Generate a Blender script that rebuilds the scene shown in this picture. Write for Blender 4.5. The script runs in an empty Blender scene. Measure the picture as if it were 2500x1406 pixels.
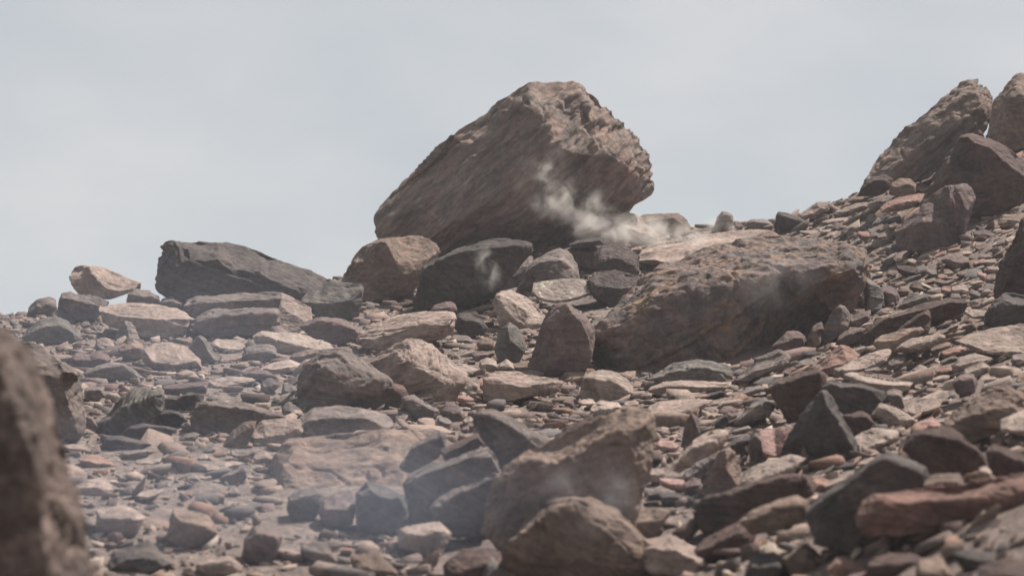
import bpy, bmesh, math, random
import numpy as np
from mathutils import Vector, Matrix
from mathutils.geometry import delaunay_2d_cdt

# ------------------------------------------------------------------ camera, sky, sun, exposure
sc = bpy.context.scene
FOC = 5903.0            # focal length in photo pixels (85 mm lens, 2500 px wide picture)
PITCH = math.radians(5.0)
cam = bpy.data.cameras.new("camera"); camo = bpy.data.objects.new("camera", cam)
sc.collection.objects.link(camo); sc.camera = camo
camo.location = (0, 0, 0); camo.rotation_euler = (math.radians(90) + PITCH, 0, 0)
cam.sensor_width = 36; cam.lens = 85.0; cam.clip_start = 0.1; cam.clip_end = 6000
cam.dof.use_dof = True; cam.dof.focus_distance = 14.5; cam.dof.aperture_fstop = 4.5

SUN_EL = math.radians(56); SUN_AZ = math.radians(48)    # azimuth from +Y (away from camera) towards +X
sd = Vector((math.sin(SUN_AZ) * math.cos(SUN_EL), math.cos(SUN_AZ) * math.cos(SUN_EL), math.sin(SUN_EL)))
sl = bpy.data.lights.new("sun", 'SUN'); sl.energy = 5.0; sl.angle = math.radians(1.2); sl.color = (1.0, 0.90, 0.82)
slo = bpy.data.objects.new("sun", sl); sc.collection.objects.link(slo)
slo.rotation_euler = sd.to_track_quat('Z', 'Y').to_euler(); slo.location = (8, 8, 14)

w = bpy.data.worlds.new("World"); sc.world = w; w.use_nodes = True
nt = w.node_tree; nt.nodes.clear()
def N(nt, t, **k):
    n = nt.nodes.new(t)
    for a, b in k.items(): setattr(n, a, b)
    return n
out = N(nt, 'ShaderNodeOutputWorld'); bg = N(nt, 'ShaderNodeBackground')
sky = N(nt, 'ShaderNodeTexSky', sky_type='NISHITA', sun_disc=False)
sky.sun_elevation = SUN_EL; sky.sun_rotation = SUN_AZ; sky.altitude = 1500; sky.air_density = 1.0; sky.dust_density = 3.0; sky.ozone_density = 1.0
tc = N(nt, 'ShaderNodeTexCoord')
mp = N(nt, 'ShaderNodeMapping'); mp.inputs['Scale'].default_value = (5, 5, 11)
n1 = N(nt, 'ShaderNodeTexNoise'); n1.inputs['Scale'].default_value = 1.0; n1.inputs['Detail'].default_value = 5; n1.inputs['Roughness'].default_value = .5
cr = N(nt, 'ShaderNodeValToRGB')
cr.color_ramp.elements[0].position = .41; cr.color_ramp.elements[0].color = (5.85, 6.25, 6.5, 1)
cr.color_ramp.elements[1].position = .62; cr.color_ramp.elements[1].color = (7.1, 7.15, 7.15, 1)
mx = N(nt, 'ShaderNodeMix', data_type='RGBA'); mx.inputs[0].default_value = .88
nt.links.new(tc.outputs['Generated'], mp.inputs['Vector']); nt.links.new(mp.outputs[0], n1.inputs['Vector'])
nt.links.new(n1.outputs['Fac'], cr.inputs['Fac'])
nt.links.new(sky.outputs[0], mx.inputs['A']); nt.links.new(cr.outputs[0], mx.inputs['B'])
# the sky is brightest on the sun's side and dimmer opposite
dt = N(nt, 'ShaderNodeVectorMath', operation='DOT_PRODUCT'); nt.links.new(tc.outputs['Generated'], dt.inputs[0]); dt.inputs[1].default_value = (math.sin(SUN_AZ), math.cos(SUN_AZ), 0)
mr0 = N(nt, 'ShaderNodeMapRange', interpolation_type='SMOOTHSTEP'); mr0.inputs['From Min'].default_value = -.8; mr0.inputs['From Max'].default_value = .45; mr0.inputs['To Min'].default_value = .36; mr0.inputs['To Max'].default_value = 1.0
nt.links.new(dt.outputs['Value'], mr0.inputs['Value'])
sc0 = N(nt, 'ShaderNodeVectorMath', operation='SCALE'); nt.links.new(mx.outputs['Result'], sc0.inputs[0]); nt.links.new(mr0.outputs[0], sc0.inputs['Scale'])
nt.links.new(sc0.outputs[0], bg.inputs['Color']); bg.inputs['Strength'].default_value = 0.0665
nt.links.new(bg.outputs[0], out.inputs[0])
sc.view_settings.view_transform = 'Standard'; sc.view_settings.look = 'None'
sc.view_settings.exposure = 0.52; sc.view_settings.gamma = 1.0
sc.cycles.max_bounces = 6; sc.cycles.diffuse_bounces = 3; sc.cycles.volume_bounces = 1
sc.cycles.volume_step_rate = 2.0; sc.cycles.volume_max_steps = 128

# ------------------------------------------------------------------ helpers
CP, SP = math.cos(PITCH), math.sin(PITCH)
def unproj(x, y, depth):
    """world point seen at photo pixel (x, y) at a distance along the view axis"""
    a = (x - 1250.0) / FOC * depth; b = (703.0 - y) / FOC * depth
    return np.array((a, depth * CP - b * SP, depth * SP + b * CP))

_rng = np.random.RandomState(7)
_perm = _rng.permutation(256); _perm = np.concatenate([_perm, _perm, _perm])
_grad = _rng.normal(size=(256, 3)); _grad /= np.linalg.norm(_grad, axis=1)[:, None]
def pn(p):
    """perlin noise, p (n,3) -> (n,) about -0.7..0.7"""
    i = np.floor(p).astype(int); f = p - i; i &= 255
    u = f * f * f * (f * (f * 6 - 15) + 10)
    r = 0
    for dx in (0, 1):
        wx = u[:, 0] if dx else 1 - u[:, 0]
        for dy in (0, 1):
            wy = u[:, 1] if dy else 1 - u[:, 1]
            for dz in (0, 1):
                wz = u[:, 2] if dz else 1 - u[:, 2]
                h = _perm[_perm[_perm[(i[:, 0] + dx) & 255] + ((i[:, 1] + dy) & 255)] + ((i[:, 2] + dz) & 255)]
                g = _grad[h]
                r = r + wx * wy * wz * (g[:, 0] * (f[:, 0] - dx) + g[:, 1] * (f[:, 1] - dy) + g[:, 2] * (f[:, 2] - dz))
    return r * 1.4
def fbm(p, o=4, g=.5):
    r = 0; a = 1; q = p
    for k in range(o):
        r = r + a * pn(q + 17.3 * k); q = q * 2.03; a *= g
    return r

def tag(o, label=None, cat=None, group=None, kind=None):
    if label: o['label'] = label
    if cat: o['category'] = cat
    if group: o['group'] = group
    if kind: o['kind'] = kind
    return o

# ------------------------------------------------------------------ materials
def rock_mat(name, c1, c2, c3=None, streak=.4, spots=None, scale=1.0, bump=.5, dark=.55, bedrot=(-.7, .5)):
    # all the stone shares one mauve-brown cast
    def cast(c):
        l = sum(c) / 3; k = .22; return tuple(c[i] * (1 - k) + k * l * (1.19, .935, .875)[i] for i in range(3))
    c1, c2, c3 = cast(c1), cast(c2), (cast(c3) if c3 else None)
    m = bpy.data.materials.new(name); m.use_nodes = True; t = m.node_tree; L = t.links.new
    b = t.nodes['Principled BSDF']; b.inputs['Roughness'].default_value = .93; b.inputs['Specular IOR Level'].default_value = .18
    tcn = N(t, 'ShaderNodeTexCoord'); oi = N(t, 'ShaderNodeObjectInfo')
    off = N(t, 'ShaderNodeVectorMath', operation='SCALE'); cmb = N(t, 'ShaderNodeCombineXYZ')
    L(oi.outputs['Random'], cmb.inputs[0]); L(oi.outputs['Random'], cmb.inputs[1]); L(oi.outputs['Random'], cmb.inputs[2])
    L(cmb.outputs[0], off.inputs[0]); off.inputs['Scale'].default_value = 37.0
    add = N(t, 'ShaderNodeVectorMath', operation='ADD'); L(tcn.outputs['Object'], add.inputs[0]); L(off.outputs[0], add.inputs[1])
    P = add.outputs[0]
    def noise(s, d=5, r=.6, vec=P, dist=0):
        n = N(t, 'ShaderNodeTexNoise'); n.inputs['Scale'].default_value = s * scale; n.inputs['Detail'].default_value = d
        n.inputs['Roughness'].default_value = r; n.inputs['Distortion'].default_value = dist; L(vec, n.inputs['Vector']); return n
    def ramp(src, p0, p1, a=(0, 0, 0, 1), c=(1, 1, 1, 1)):
        r = N(t, 'ShaderNodeValToRGB'); r.color_ramp.elements[0].position = p0; r.color_ramp.elements[1].position = p1
        r.color_ramp.elements[0].color = a; r.color_ramp.elements[1].color = c; L(src, r.inputs[0]); return r.outputs[0]
    def mix(f, a, c, bt='MIX'):
        n = N(t, 'ShaderNodeMix', data_type='RGBA'); n.blend_type = bt
        for s, v in ((0, f), ('A', a), ('B', c)):
            if isinstance(v, (int, float)): n.inputs[s].default_value = v
            elif isinstance(v, tuple): n.inputs[s].default_value = tuple(v[:3]) + (1,)
            else: L(v, n.inputs[s])
        return n.outputs['Result']
    big = noise(4.5, 4, .6, dist=.6); fine = noise(38, 6, .72); mid = noise(14, 5, .65)
    col = mix(ramp(big.outputs['Fac'], .36, .64), c1, c2)
    if c3: col = mix(ramp(noise(6.5, 5, .6, dist=1.0).outputs['Fac'], .5, .66), col, c3)
    # bedding streaks: noise squeezed across the beds
    vr = N(t, 'ShaderNodeVectorRotate', rotation_type='Y_AXIS'); ra = N(t, 'ShaderNodeMapRange'); ra.inputs['To Min'].default_value = bedrot[0]; ra.inputs['To Max'].default_value = bedrot[1]
    L(oi.outputs['Random'], ra.inputs['Value']); L(ra.outputs[0], vr.inputs['Angle']); L(P, vr.inputs['Vector'])
    mp_ = N(t, 'ShaderNodeMapping'); mp_.inputs['Scale'].default_value = (1.8, 1.8, 11)
    L(vr.outputs[0], mp_.inputs['Vector'])
    st = noise(4.0, 5, .65, vec=mp_.outputs[0], dist=.4)
    col = mix(streak, col, ramp(st.outputs['Fac'], .34, .62, (.45, .45, .46, 1), (1.25, 1.22, 1.2, 1)), 'MULTIPLY')
    col = mix(.75, col, ramp(fine.outputs['Fac'], .3, .66, (dark, dark, dark, 1), (1.22, 1.2, 1.18, 1)), 'MULTIPLY')
    col = mix(.6, col, ramp(mid.outputs['Fac'], .34, .6, (.62, .6, .6, 1), (1.15, 1.15, 1.15, 1)), 'MULTIPLY')
    if spots:
        vo = N(t, 'ShaderNodeTexVoronoi'); vo.inputs['Scale'].default_value = spots[1]; L(P, vo.inputs['Vector'])
        sp = ramp(vo.outputs['Distance'], spots[2], spots[2] + .06, (1, 1, 1, 1), (0, 0, 0, 1))
        gate = ramp(noise(7, 3).outputs['Fac'], .45, .55)
        f2 = mix(1.0, sp, gate, 'MULTIPLY'); col = mix(f2, col, spots[0])
    # rock to rock variation
    hs = N(t, 'ShaderNodeHueSaturation'); L(col, hs.inputs['Color'])
    mr = N(t, 'ShaderNodeMapRange'); mr.inputs['To Min'].default_value = .84; mr.inputs['To Max'].default_value = 1.16; L(oi.outputs['Random'], mr.inputs['Value'])
    L(mr.outputs[0], hs.inputs['Value']); L(hs.outputs[0], b.inputs['Base Color'])
    # relief
    h = mix(.5, fine.outputs['Fac'], st.outputs['Fac'])
    vo2 = N(t, 'ShaderNodeTexVoronoi'); vo2.feature = 'DISTANCE_TO_EDGE'; vo2.inputs['Scale'].default_value = 9 * scale
    ds = N(t, 'ShaderNodeVectorMath', operation='ADD'); L(P, ds.inputs[0])
    sc_ = N(t, 'ShaderNodeVectorMath', operation='SCALE'); sc_.inputs['Scale'].default_value = .12; L(mid.outputs['Color'], sc_.inputs[0]); L(sc_.outputs[0], ds.inputs[1])
    L(ds.outputs[0], vo2.inputs['Vector'])
    h = mix(.18, h, ramp(vo2.outputs['Distance'], 0, .05))
    h = mix(.4, h, mid.outputs['Fac'])
    bp = N(t, 'ShaderNodeBump'); bp.inputs['Strength'].default_value = bump; bp.inputs['Distance'].default_value = .03
    L(h, bp.inputs['Height']); L(bp.outputs[0], b.inputs['Normal'])
    return m
M = {
 'b': rock_mat('brown_stone', (.235,.168,.132), (.155,.122,.102), (.26,.20,.158), .5),
 'B': rock_mat('weathered_brown_stone', (.25,.188,.152), (.15,.138,.125), (.205,.14,.12), .75, bump=1.0, bedrot=(.62, .70), scale=.55),
 'g': rock_mat('grey_stone', (.20,.174,.162), (.135,.125,.122), (.235,.195,.17), .6),
 'k': rock_mat('dark_slate', (.098,.090,.088), (.070,.069,.071), (.12,.105,.098), .5),
 'p': rock_mat('purple_stone', (.175,.125,.12), (.13,.103,.105), (.20,.158,.14), .45),
 't': rock_mat('tan_stone', (.36,.29,.245), (.26,.21,.186), (.39,.315,.268), .5),
 'n': rock_mat('greenish_stone', (.155,.157,.145), (.118,.122,.12), (.20,.18,.155), .5),
 'r': rock_mat('rust_red_stone', (.32,.19,.145), (.25,.155,.13), (.36,.24,.185), .4),
 'd': rock_mat('dark_red_stone', (.105,.070,.062), (.075,.056,.053), (.135,.09,.078), .5),
 'l': rock_mat('pale_stone', (.37,.31,.265), (.30,.25,.22), (.41,.35,.30), .4),
 'L': rock_mat('lichen_stone', (.37,.325,.28), (.29,.255,.225), None, .3, spots=((.62,.60,.55), 24, .22)),
 'o': rock_mat('ochre_pitted_stone', (.235,.17,.148), (.11,.11,.11), (.265,.18,.11), .3, bump=1.0, dark=.4, scale=.8),
 'N': rock_mat('near_brown_stone', (.205,.16,.138), (.12,.10,.09), (.28,.22,.195), .15, bump=1.0, dark=.4, scale=1.6),
 'R': rock_mat('deep_red_stone', (.21,.115,.09), (.15,.09,.078), (.24,.15,.12), .3),
 'q': rock_mat('dark_pitted_stone', (.13,.105,.10), (.085,.078,.078), (.16,.13,.115), .3, bump=1.3, dark=.35),
 'f': rock_mat('flesh_pink_stone', (.36,.215,.195), (.30,.19,.175), (.40,.27,.24), .3),
}
CNAME = {'R':'deep red','N':'brown','b':'brown','B':'weathered brown','g':'grey','k':'dark slate','p':'purplish','t':'tan','n':'greenish grey','r':'rust red','d':'dark red','l':'pale','L':'pale','o':'ochre','q':'dark','f':'pink'}

# ------------------------------------------------------------------ terrain
ctl = []   # (x, y, z) world
crest = []
cols = {
 -400: [(1600,6.0),(1406,7),(1226,8.4),(1000,11),(860,15),(800,18.5)],
    0: [(1600,6.0),(1406,6.9),(1226,8.4),(1000,11),(860,14.8),(785,19)],
  300: [(1600,6.0),(1406,6.9),(1226,8.4),(1000,11),(860,14.8),(760,19)],
  600: [(1600,6.0),(1406,6.9),(1226,8.4),(1000,11.2),(860,14.6),(770,18),(728,20.5)],
  900: [(1600,6.0),(1406,6.9),(1226,8.3),(1000,11.2),(860,14.5),(740,18.6),(700,21)],
 1200: [(1600,6.0),(1406,6.9),(1226,8.3),(1000,11.2),(850,14.4),(720,18.2),(625,22)],
 1450: [(1600,5.8),(1406,6.8),(1226,8.1),(1000,11),(860,14.0),(720,17.8),(605,22.5)],
 1700: [(1600,5.6),(1406,6.6),(1226,7.9),(1000,10.8),(915,12.9),(720,17),(575,23)],
 2000: [(1600,5.0),(1406,6.0),(1226,7.2),(1000,10.0),(850,13),(700,15.8),(590,18.7),(540,21.5)],
 2300: [(1600,4.4),(1406,5.3),(1226,6.4),(1000,9.2),(850,11.8),(700,14.2),(560,16.8),(430,19.5),(385,20.5)],
 2500: [(1600,4.0),(1406,4.8),(1226,5.8),(1000,8.5),(850,10.9),(700,13.1),(560,15.3),(400,17.8),(300,20)],
 2900: [(1600,3.6),(1406,4.2),(1226,5.1),(1000,7.4),(800,10),(600,13),(400,16),(220,19)],
}
for px, lst in cols.items():
    for (py, d) in lst: ctl.append(unproj(px, py, d))
    e = unproj(px, *lst[-1]); crest.append(e)
    ctl.append(e + np.array((e[0] * .12, 2.5, -.75))); ctl.append(e + np.array((e[0] * .3, 7, -4.2)))
for X in (-4, -1.5, 1.5, 4): ctl.append(np.array((X, 0, -1.25 + .04 * X))); ctl.append(np.array((X, 3, -.82 + .05 * X)))
for Y in (8, 14, 20): ctl.append(np.array((-9, Y, -1.1 + .13 * Y))); ctl.append(np.array((10, Y, .9 + .25 * Y)))
ctl = np.array(ctl)
def _phi(r2): return r2 * np.log(r2 + 1e-9)
_n = len(ctl); _A = np.zeros((_n + 3, _n + 3))
_d2 = ((ctl[:, None, :2] - ctl[None, :, :2]) ** 2).sum(-1)
_A[:_n, :_n] = _phi(_d2) + np.eye(_n) * .12; _A[:_n, _n] = 1; _A[:_n, _n + 1:] = ctl[:, :2]
_A[_n, :_n] = 1; _A[_n + 1:, :_n] = ctl[:, :2].T
_w = np.linalg.solve(_A, np.concatenate([ctl[:, 2], np.zeros(3)]))
def hz(X, Y):
    X = np.asarray(X, float); Y = np.asarray(Y, float); r = _w[_n] + _w[_n + 1] * X + _w[_n + 2] * Y
    for k in range(_n): r = r + _w[k] * _phi((X - ctl[k, 0]) ** 2 + (Y - ctl[k, 1]) ** 2)
    return r
def hits(x, y):
    ds = np.arange(2.5, 24, .1); P = np.array([unproj(x, y, d) for d in ds]); return bool((hz(P[:, 0], P[:, 1]) > P[:, 2]).any())
def ground_depth(x, y):
    ds = np.arange(2.5, 27, .05); P = np.array([unproj(x, y, d) for d in ds])
    g = hz(P[:, 0], P[:, 1]) - P[:, 2]
    hit = np.nonzero(g > 0)[0]
    return float(ds[hit[0]]) if len(hit) else float(ds[np.argmax(g)])

# ------------------------------------------------------------------ rocks
def smooth_mesh(me_co, edges, it, f=.5):
    n = len(me_co)
    a = np.concatenate([edges[:, 0], edges[:, 1]]); b = np.concatenate([edges[:, 1], edges[:, 0]])
    deg = np.bincount(a, minlength=n)[:, None].clip(1)
    for _ in range(it):
        s = np.stack([np.bincount(a, weights=me_co[b, k], minlength=n) for k in range(3)], 1)
        me_co = me_co + f * (s / deg - me_co)
    return me_co
def rock_mesh(name, verts, faces, vox, size, seed, bed, round_=1, strata=1.0, rough=1.0, chips=1.0, pits=0.0, fine=0.0):
    """closed coarse shape -> fine mesh -> chipped, bedded and roughened stone"""
    rng = np.random.RandomState(seed)
    me = bpy.data.meshes.new('tmp'); me.from_pydata([tuple(v) for v in verts], [], faces); me.update()
    bm = bmesh.new(); bm.from_mesh(me); bmesh.ops.remove_doubles(bm, verts=bm.verts, dist=vox * .05)
    bmesh.ops.recalc_face_normals(bm, faces=bm.faces); bm.to_mesh(me); bm.free()
    ob = bpy.data.objects.new('tmp', me); sc.collection.objects.link(ob)
    r = ob.modifiers.new('r', 'REMESH'); r.mode = 'VOXEL'; r.voxel_size = vox; r.adaptivity = 0; r.use_smooth_shade = True
    dg = bpy.context.evaluated_depsgraph_get(); ev = ob.evaluated_get(dg)
    res = bpy.data.meshes.new_from_object(ev)
    bpy.data.objects.remove(ob); bpy.data.meshes.remove(me)
    n = len(res.vertices); co = np.empty(n * 3); res.vertices.foreach_get('co', co); co = co.reshape(-1, 3)
    ne = len(res.edges); ed = np.empty(ne * 2, dtype=np.int32); res.edges.foreach_get('vertices', ed); ed = ed.reshape(-1, 2)
    co = smooth_mesh(co, ed, round_)
    c = co.mean(0)
    # flat chipped facets
    for _ in range(int(16 * chips)):
        d = rng.normal(size=3); d /= np.linalg.norm(d)
        if d[1] > .5: d[1] *= -1
        s = (co - c) @ d; t = s.max() * rng.uniform(.915, .985)
        k = s > t; co[k] -= d * ((s[k] - t) * .85)[:, None]
    res.vertices.foreach_set('co', co.ravel()); res.update()
    nr = np.empty(n * 3); res.vertices.foreach_get('normal', nr); nr = nr.reshape(-1, 3)
    q = (co - c) / size + rng.uniform(-50, 50, 3)
    bed = np.array(bed, float); bed /= np.linalg.norm(bed)
    h = (co - c) @ bed / size
    warp = fbm(q * 1.3, 3) * .10
    m = (h + warp)
    pl = q * 1.2; pl = pl - (pl @ bed)[:, None] * bed
    st = pn(pl * 1.6 + bed * (m * 26)[:, None]); st2 = pn(pl * 2.5 + bed * (m * 60)[:, None] + 9)
    gate = np.clip(.5 + 1.3 * pn(q * 1.1 + 31), .1, 1.2)
    sh = np.tanh(st * 5) * .5 + st * .5
    disp = strata * gate * (.013 * sh + .005 * st2)
    # beds shifted against each other, with narrow cracks between them
    mm = h + .35 * warp + .012 * fbm(q * 5, 2)
    for _ in range(rng.randint(4, 8)):
        hk = rng.uniform(-.42, .42); g_ = np.clip(.5 + 1.6 * pn(q * 1.6 + rng.uniform(-9, 9)), 0, 1)
        disp = disp + strata * (rng.uniform(-.018, .018) * np.tanh((mm - hk) / .006) * g_ - rng.uniform(.008, .022) * np.exp(-((mm - hk) / .009) ** 2) * g_)
    # joints across the beds
    jd = np.cross(bed, rng.normal(size=3)); jd /= np.linalg.norm(jd)
    jh = (co - c) @ jd / size + .03 * fbm(q * 3, 3)
    for _ in range(rng.randint(1, 4)):
        hk = rng.uniform(-.35, .35); g_ = np.clip(.3 + 1.8 * pn(q * 1.3 + rng.uniform(-9, 9)), 0, 1)
        disp = disp + rough * (rng.uniform(-.014, .014) * np.tanh((jh - hk) / .008) * g_ - .014 * np.exp(-((jh - hk) / .010) ** 2) * g_)
    disp = disp + rough * (.017 * fbm(q * 2.4, 3) + .012 * fbm(q * 9, 3))
    rid = 1 - np.abs(pn(q * 4.2 + 3)) * 2.2
    disp = disp - rough * .014 * np.clip(rid - .78, 0, 1) * 4
    if fine:      # broken, ledged skin following the beds
        qa = pl * 3.2 + bed * (mm * 22)[:, None]; a_ = fbm(qa, 3, .6); qb = pl * 8 + bed * (mm * 50)[:, None] + 4
        disp = disp + fine * (.016 * np.tanh(a_ * 3) * np.clip(.55 + pn(q * 2 + 11), 0, 1) + .006 * fbm(qb, 3, .6))
    if pits:
        v = pn(q * 7.5); v2 = pn(q * 15 + 5); v3 = pn(q * 32 + 8)
        disp = disp - pits * (.05 * np.clip(v - .12, 0, 1) + .03 * np.clip(v2 - .1, 0, 1) + .012 * np.clip(v3, 0, 1)) + pits * .012 * fbm(q * 18, 2)
    co = co + nr * (disp * size)[:, None]
    return res, co
SHAPE = {}
allrocks = []; outlines = []
def col_range(poly, x):
    ys = []
    for i in range(len(poly)):
        (x0, y0), (x1, y1) = poly[i][:2], poly[(i + 1) % len(poly)][:2]
        if (x0 <= x < x1) or (x1 <= x < x0): ys.append(y0 + (x - x0) / (x1 - x0) * (y1 - y0))
    return (min(ys), max(ys)) if len(ys) > 1 else None
def parse(s): return [tuple(float(v) for v in p.split(',')) for p in s.split()]
def rock(name, label, kind, outline, ridge=None, r=.4, D=None, b=None, depth=None, strata=1.0, rough=1.0, chips=1.0,
         pits=0.0, rnd=1, bed=None, vox=None, cat='rock', group=None, back=1.0, under=0.0, seed=None, on=None, fine=0.0):
    """outline: silhouette corners (photo pixels, optional depth fraction); the stone itself is a full solid at its own
    distance: the top edge lies towards the back, the crest line (ridge) and the foot towards the front."""
    sd_ = seed if seed is not None else (abs(hash_(outline)) % 100000); rng = random.Random(sd_)
    P = parse(outline) if isinstance(outline, str) else outline
    xs = [p[0] for p in P]; ys = [p[1] for p in P]; x0, x1, y0, y1 = min(xs), max(xs), min(ys), max(ys)
    W, H = x1 - x0, y1 - y0; size = math.sqrt(W * H)
    D = D or 1.0 * min(size, 1.6 * W)
    cx = (x0 + x1) / 2
    gd_ = ground_depth(cx, b or (y1 + 1)) if y1 < 1480 and hits(cx, b or (y1 + 1)) else 99
    Y0 = min(depth or 99, gd_)
    if Y0 > 90: Y0 = ground_depth(cx, y1)
    if on: Y0 = on          # rests on other stones, not on the ground
    S = Y0 / FOC
    pts, dep = [], []
    for p in P:
        if len(p) > 2: d = p[2]
        else:
            cr_ = col_range(P, min(max(p[0], x0 + .02 * W), x1 - .02 * W))
            if not cr_: d = .5
            else:
                hcol = cr_[1] - cr_[0]; f = (cr_[1] - p[1]) / max(hcol, 1e-6); f = min(max(f, 0), 1)
                k = min(1, hcol / (.45 * H)); d = (f if f > .5 else f) * k + .5 * (1 - k)
                if f < .5: d += under
        pts.append((p[0], p[1])); dep.append(d)
    no = len(pts); edges = [(i, (i + 1) % no) for i in range(no)]
    if ridge is None:
        rp = []
        m_ = 5 if W > 60 else 4
        for k in range(m_):
            x = x0 + W * ((k + .75) / (m_ + .5) + rng.uniform(-.04, .04)); cr_ = col_range(P, x)
            if not cr_: continue
            rp.append((x, cr_[0] + (cr_[1] - cr_[0]) * min(.92, max(.08, r + rng.uniform(-.07, .07))), rng.uniform(-.04, .06)))
        rl = [rp]
        # one point on the top and one on the front break the planes up
        for fr, dd in ((.45 * r, .52), (r + .6 * (1 - r), .0)):
            x = x0 + W * rng.uniform(.35, .65); cr_ = col_range(P, x)
            if cr_: rl.append([(x, cr_[0] + (cr_[1] - cr_[0]) * fr, dd * rng.uniform(.8, 1.1))])
    else:
        rl = [parse(q) for q in (ridge.split(';') if isinstance(ridge, str) else ridge)]
    for line in rl:
        prev = None
        for p in line:
            pts.append((p[0], p[1])); dep.append(p[2] if len(p) > 2 else rng.uniform(-.02, .02))
            if prev is not None: edges.append((prev, len(pts) - 1))
            prev = len(pts) - 1
    vo, _, fo, ov, _, _ = delaunay_2d_cdt([Vector(p) for p in pts], edges, [list(range(no))], 1, 1e-4, True)
    depo = []
    for k, v in enumerate(vo):
        if ov[k]: depo.append(dep[ov[k][0]])
        else:
            j = sorted(range(len(pts)), key=lambda j: (pts[j][0] - v.x) ** 2 + (pts[j][1] - v.y) ** 2)[:2]
            depo.append((dep[j[0]] + dep[j[1]]) / 2)
    verts = [unproj(v.x, v.y, Y0 + depo[k] * D * S) for k, v in enumerate(vo)]; faces = [tuple(f) for f in fo]
    # the far side: two rings closing behind, from the real border of the front
    cnt_ = {}
    for f in faces:
        for i in range(len(f)):
            a_, b_ = f[i], f[(i + 1) % len(f)]; cnt_[(a_, b_)] = 1
    nxt = {a_: b_ for (a_, b_) in cnt_ if (b_, a_) not in cnt_}
    st_ = next(iter(nxt)); loop = [st_]
    while nxt[loop[-1]] != st_ and len(loop) < len(nxt) + 2: loop.append(nxt[loop[-1]])
    if len(loop) != len(nxt): print('border trouble', label)
    cy = sum(ys) / len(ys); cxx = sum(xs) / len(xs); dmax = max(depo[i] for i in loop); nb = len(verts); no = len(loop)
    for fr, dd in ((.965, .38), (.64, .80)):
        for i in loop:
            base_d = depo[i] * (1 - .5 * dd) + dmax * .5 * dd
            verts.append(unproj(cxx + (vo[i].x - cxx) * fr, cy + (vo[i].y - cy) * fr + (1 - fr) * .35 * H, Y0 + (base_d + dd * .8 * back) * D * S))
    verts.append(unproj(cxx, cy + .1 * H, Y0 + (dmax + .7 * back) * D * S)); ce = len(verts) - 1
    for i in range(no):
        j = (i + 1) % no
        faces.append((loop[i], loop[j], nb + j, nb + i)); faces.append((nb + i, nb + j, nb + no + j, nb + no + i)); faces.append((nb + no + i, nb + no + j, ce))
    v_ = vox or max(2.1, min(3.2, size / 40)); v_ = max(v_, 1.6 * 1.0)
    if bed is None: bed = (rng.uniform(-.25, .25), rng.uniform(-.35, .1), 1)
    me, co = rock_mesh(name, verts, faces, v_ * S, size * S, sd_, bed, rnd, strata, rough, chips, pits, fine)
    org = unproj(cx, y1, Y0)
    co = co - org
    me.vertices.foreach_set('co', co.ravel()); me.update(); me.name = name
    me.materials.append(M[kind]); me.shade_smooth() if hasattr(me, 'shade_smooth') else None
    o = bpy.data.objects.new(name, me); sc.collection.objects.link(o); o.location = org
    tag(o, label, cat, group, 'thing'); allrocks.append((o, cx, y0, y1, W, Y0)); outlines.append((np.array([q[:2] for q in P]), Y0, y1)); return o
def hash_(s):
    h = 7
    for ch in str(s): h = (h * 31 + ord(ch)) & 0x7fffffff
    return h
def blob(name, label, kind, cx, cy, w_, h_, tilt=0, r=.45, **k):
    """a smaller stone given by centre, width, height and tilt in degrees: its own irregular corners"""
    rg = random.Random(hash_((cx, cy, w_))); n = rg.choice((5, 6, 6, 7)); a = math.radians(tilt); pts = []
    for i in range(n):
        t = 2 * math.pi * (i + rg.uniform(-.34, .34)) / n; e = rg.uniform(.78, 1.14)
        x = math.copysign(abs(math.cos(t)) ** .8, math.cos(t)) * w_ / 2 * e; y = math.copysign(abs(math.sin(t)) ** .8, math.sin(t)) * h_ / 2 * e
        pts.append((round(cx + x * math.cos(a) + y * math.sin(a), 1), round(cy - x * math.sin(a) + y * math.cos(a), 1)))
    k.setdefault('rnd', 0); return rock(name, label, kind, pts, r=r, **k)
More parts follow.
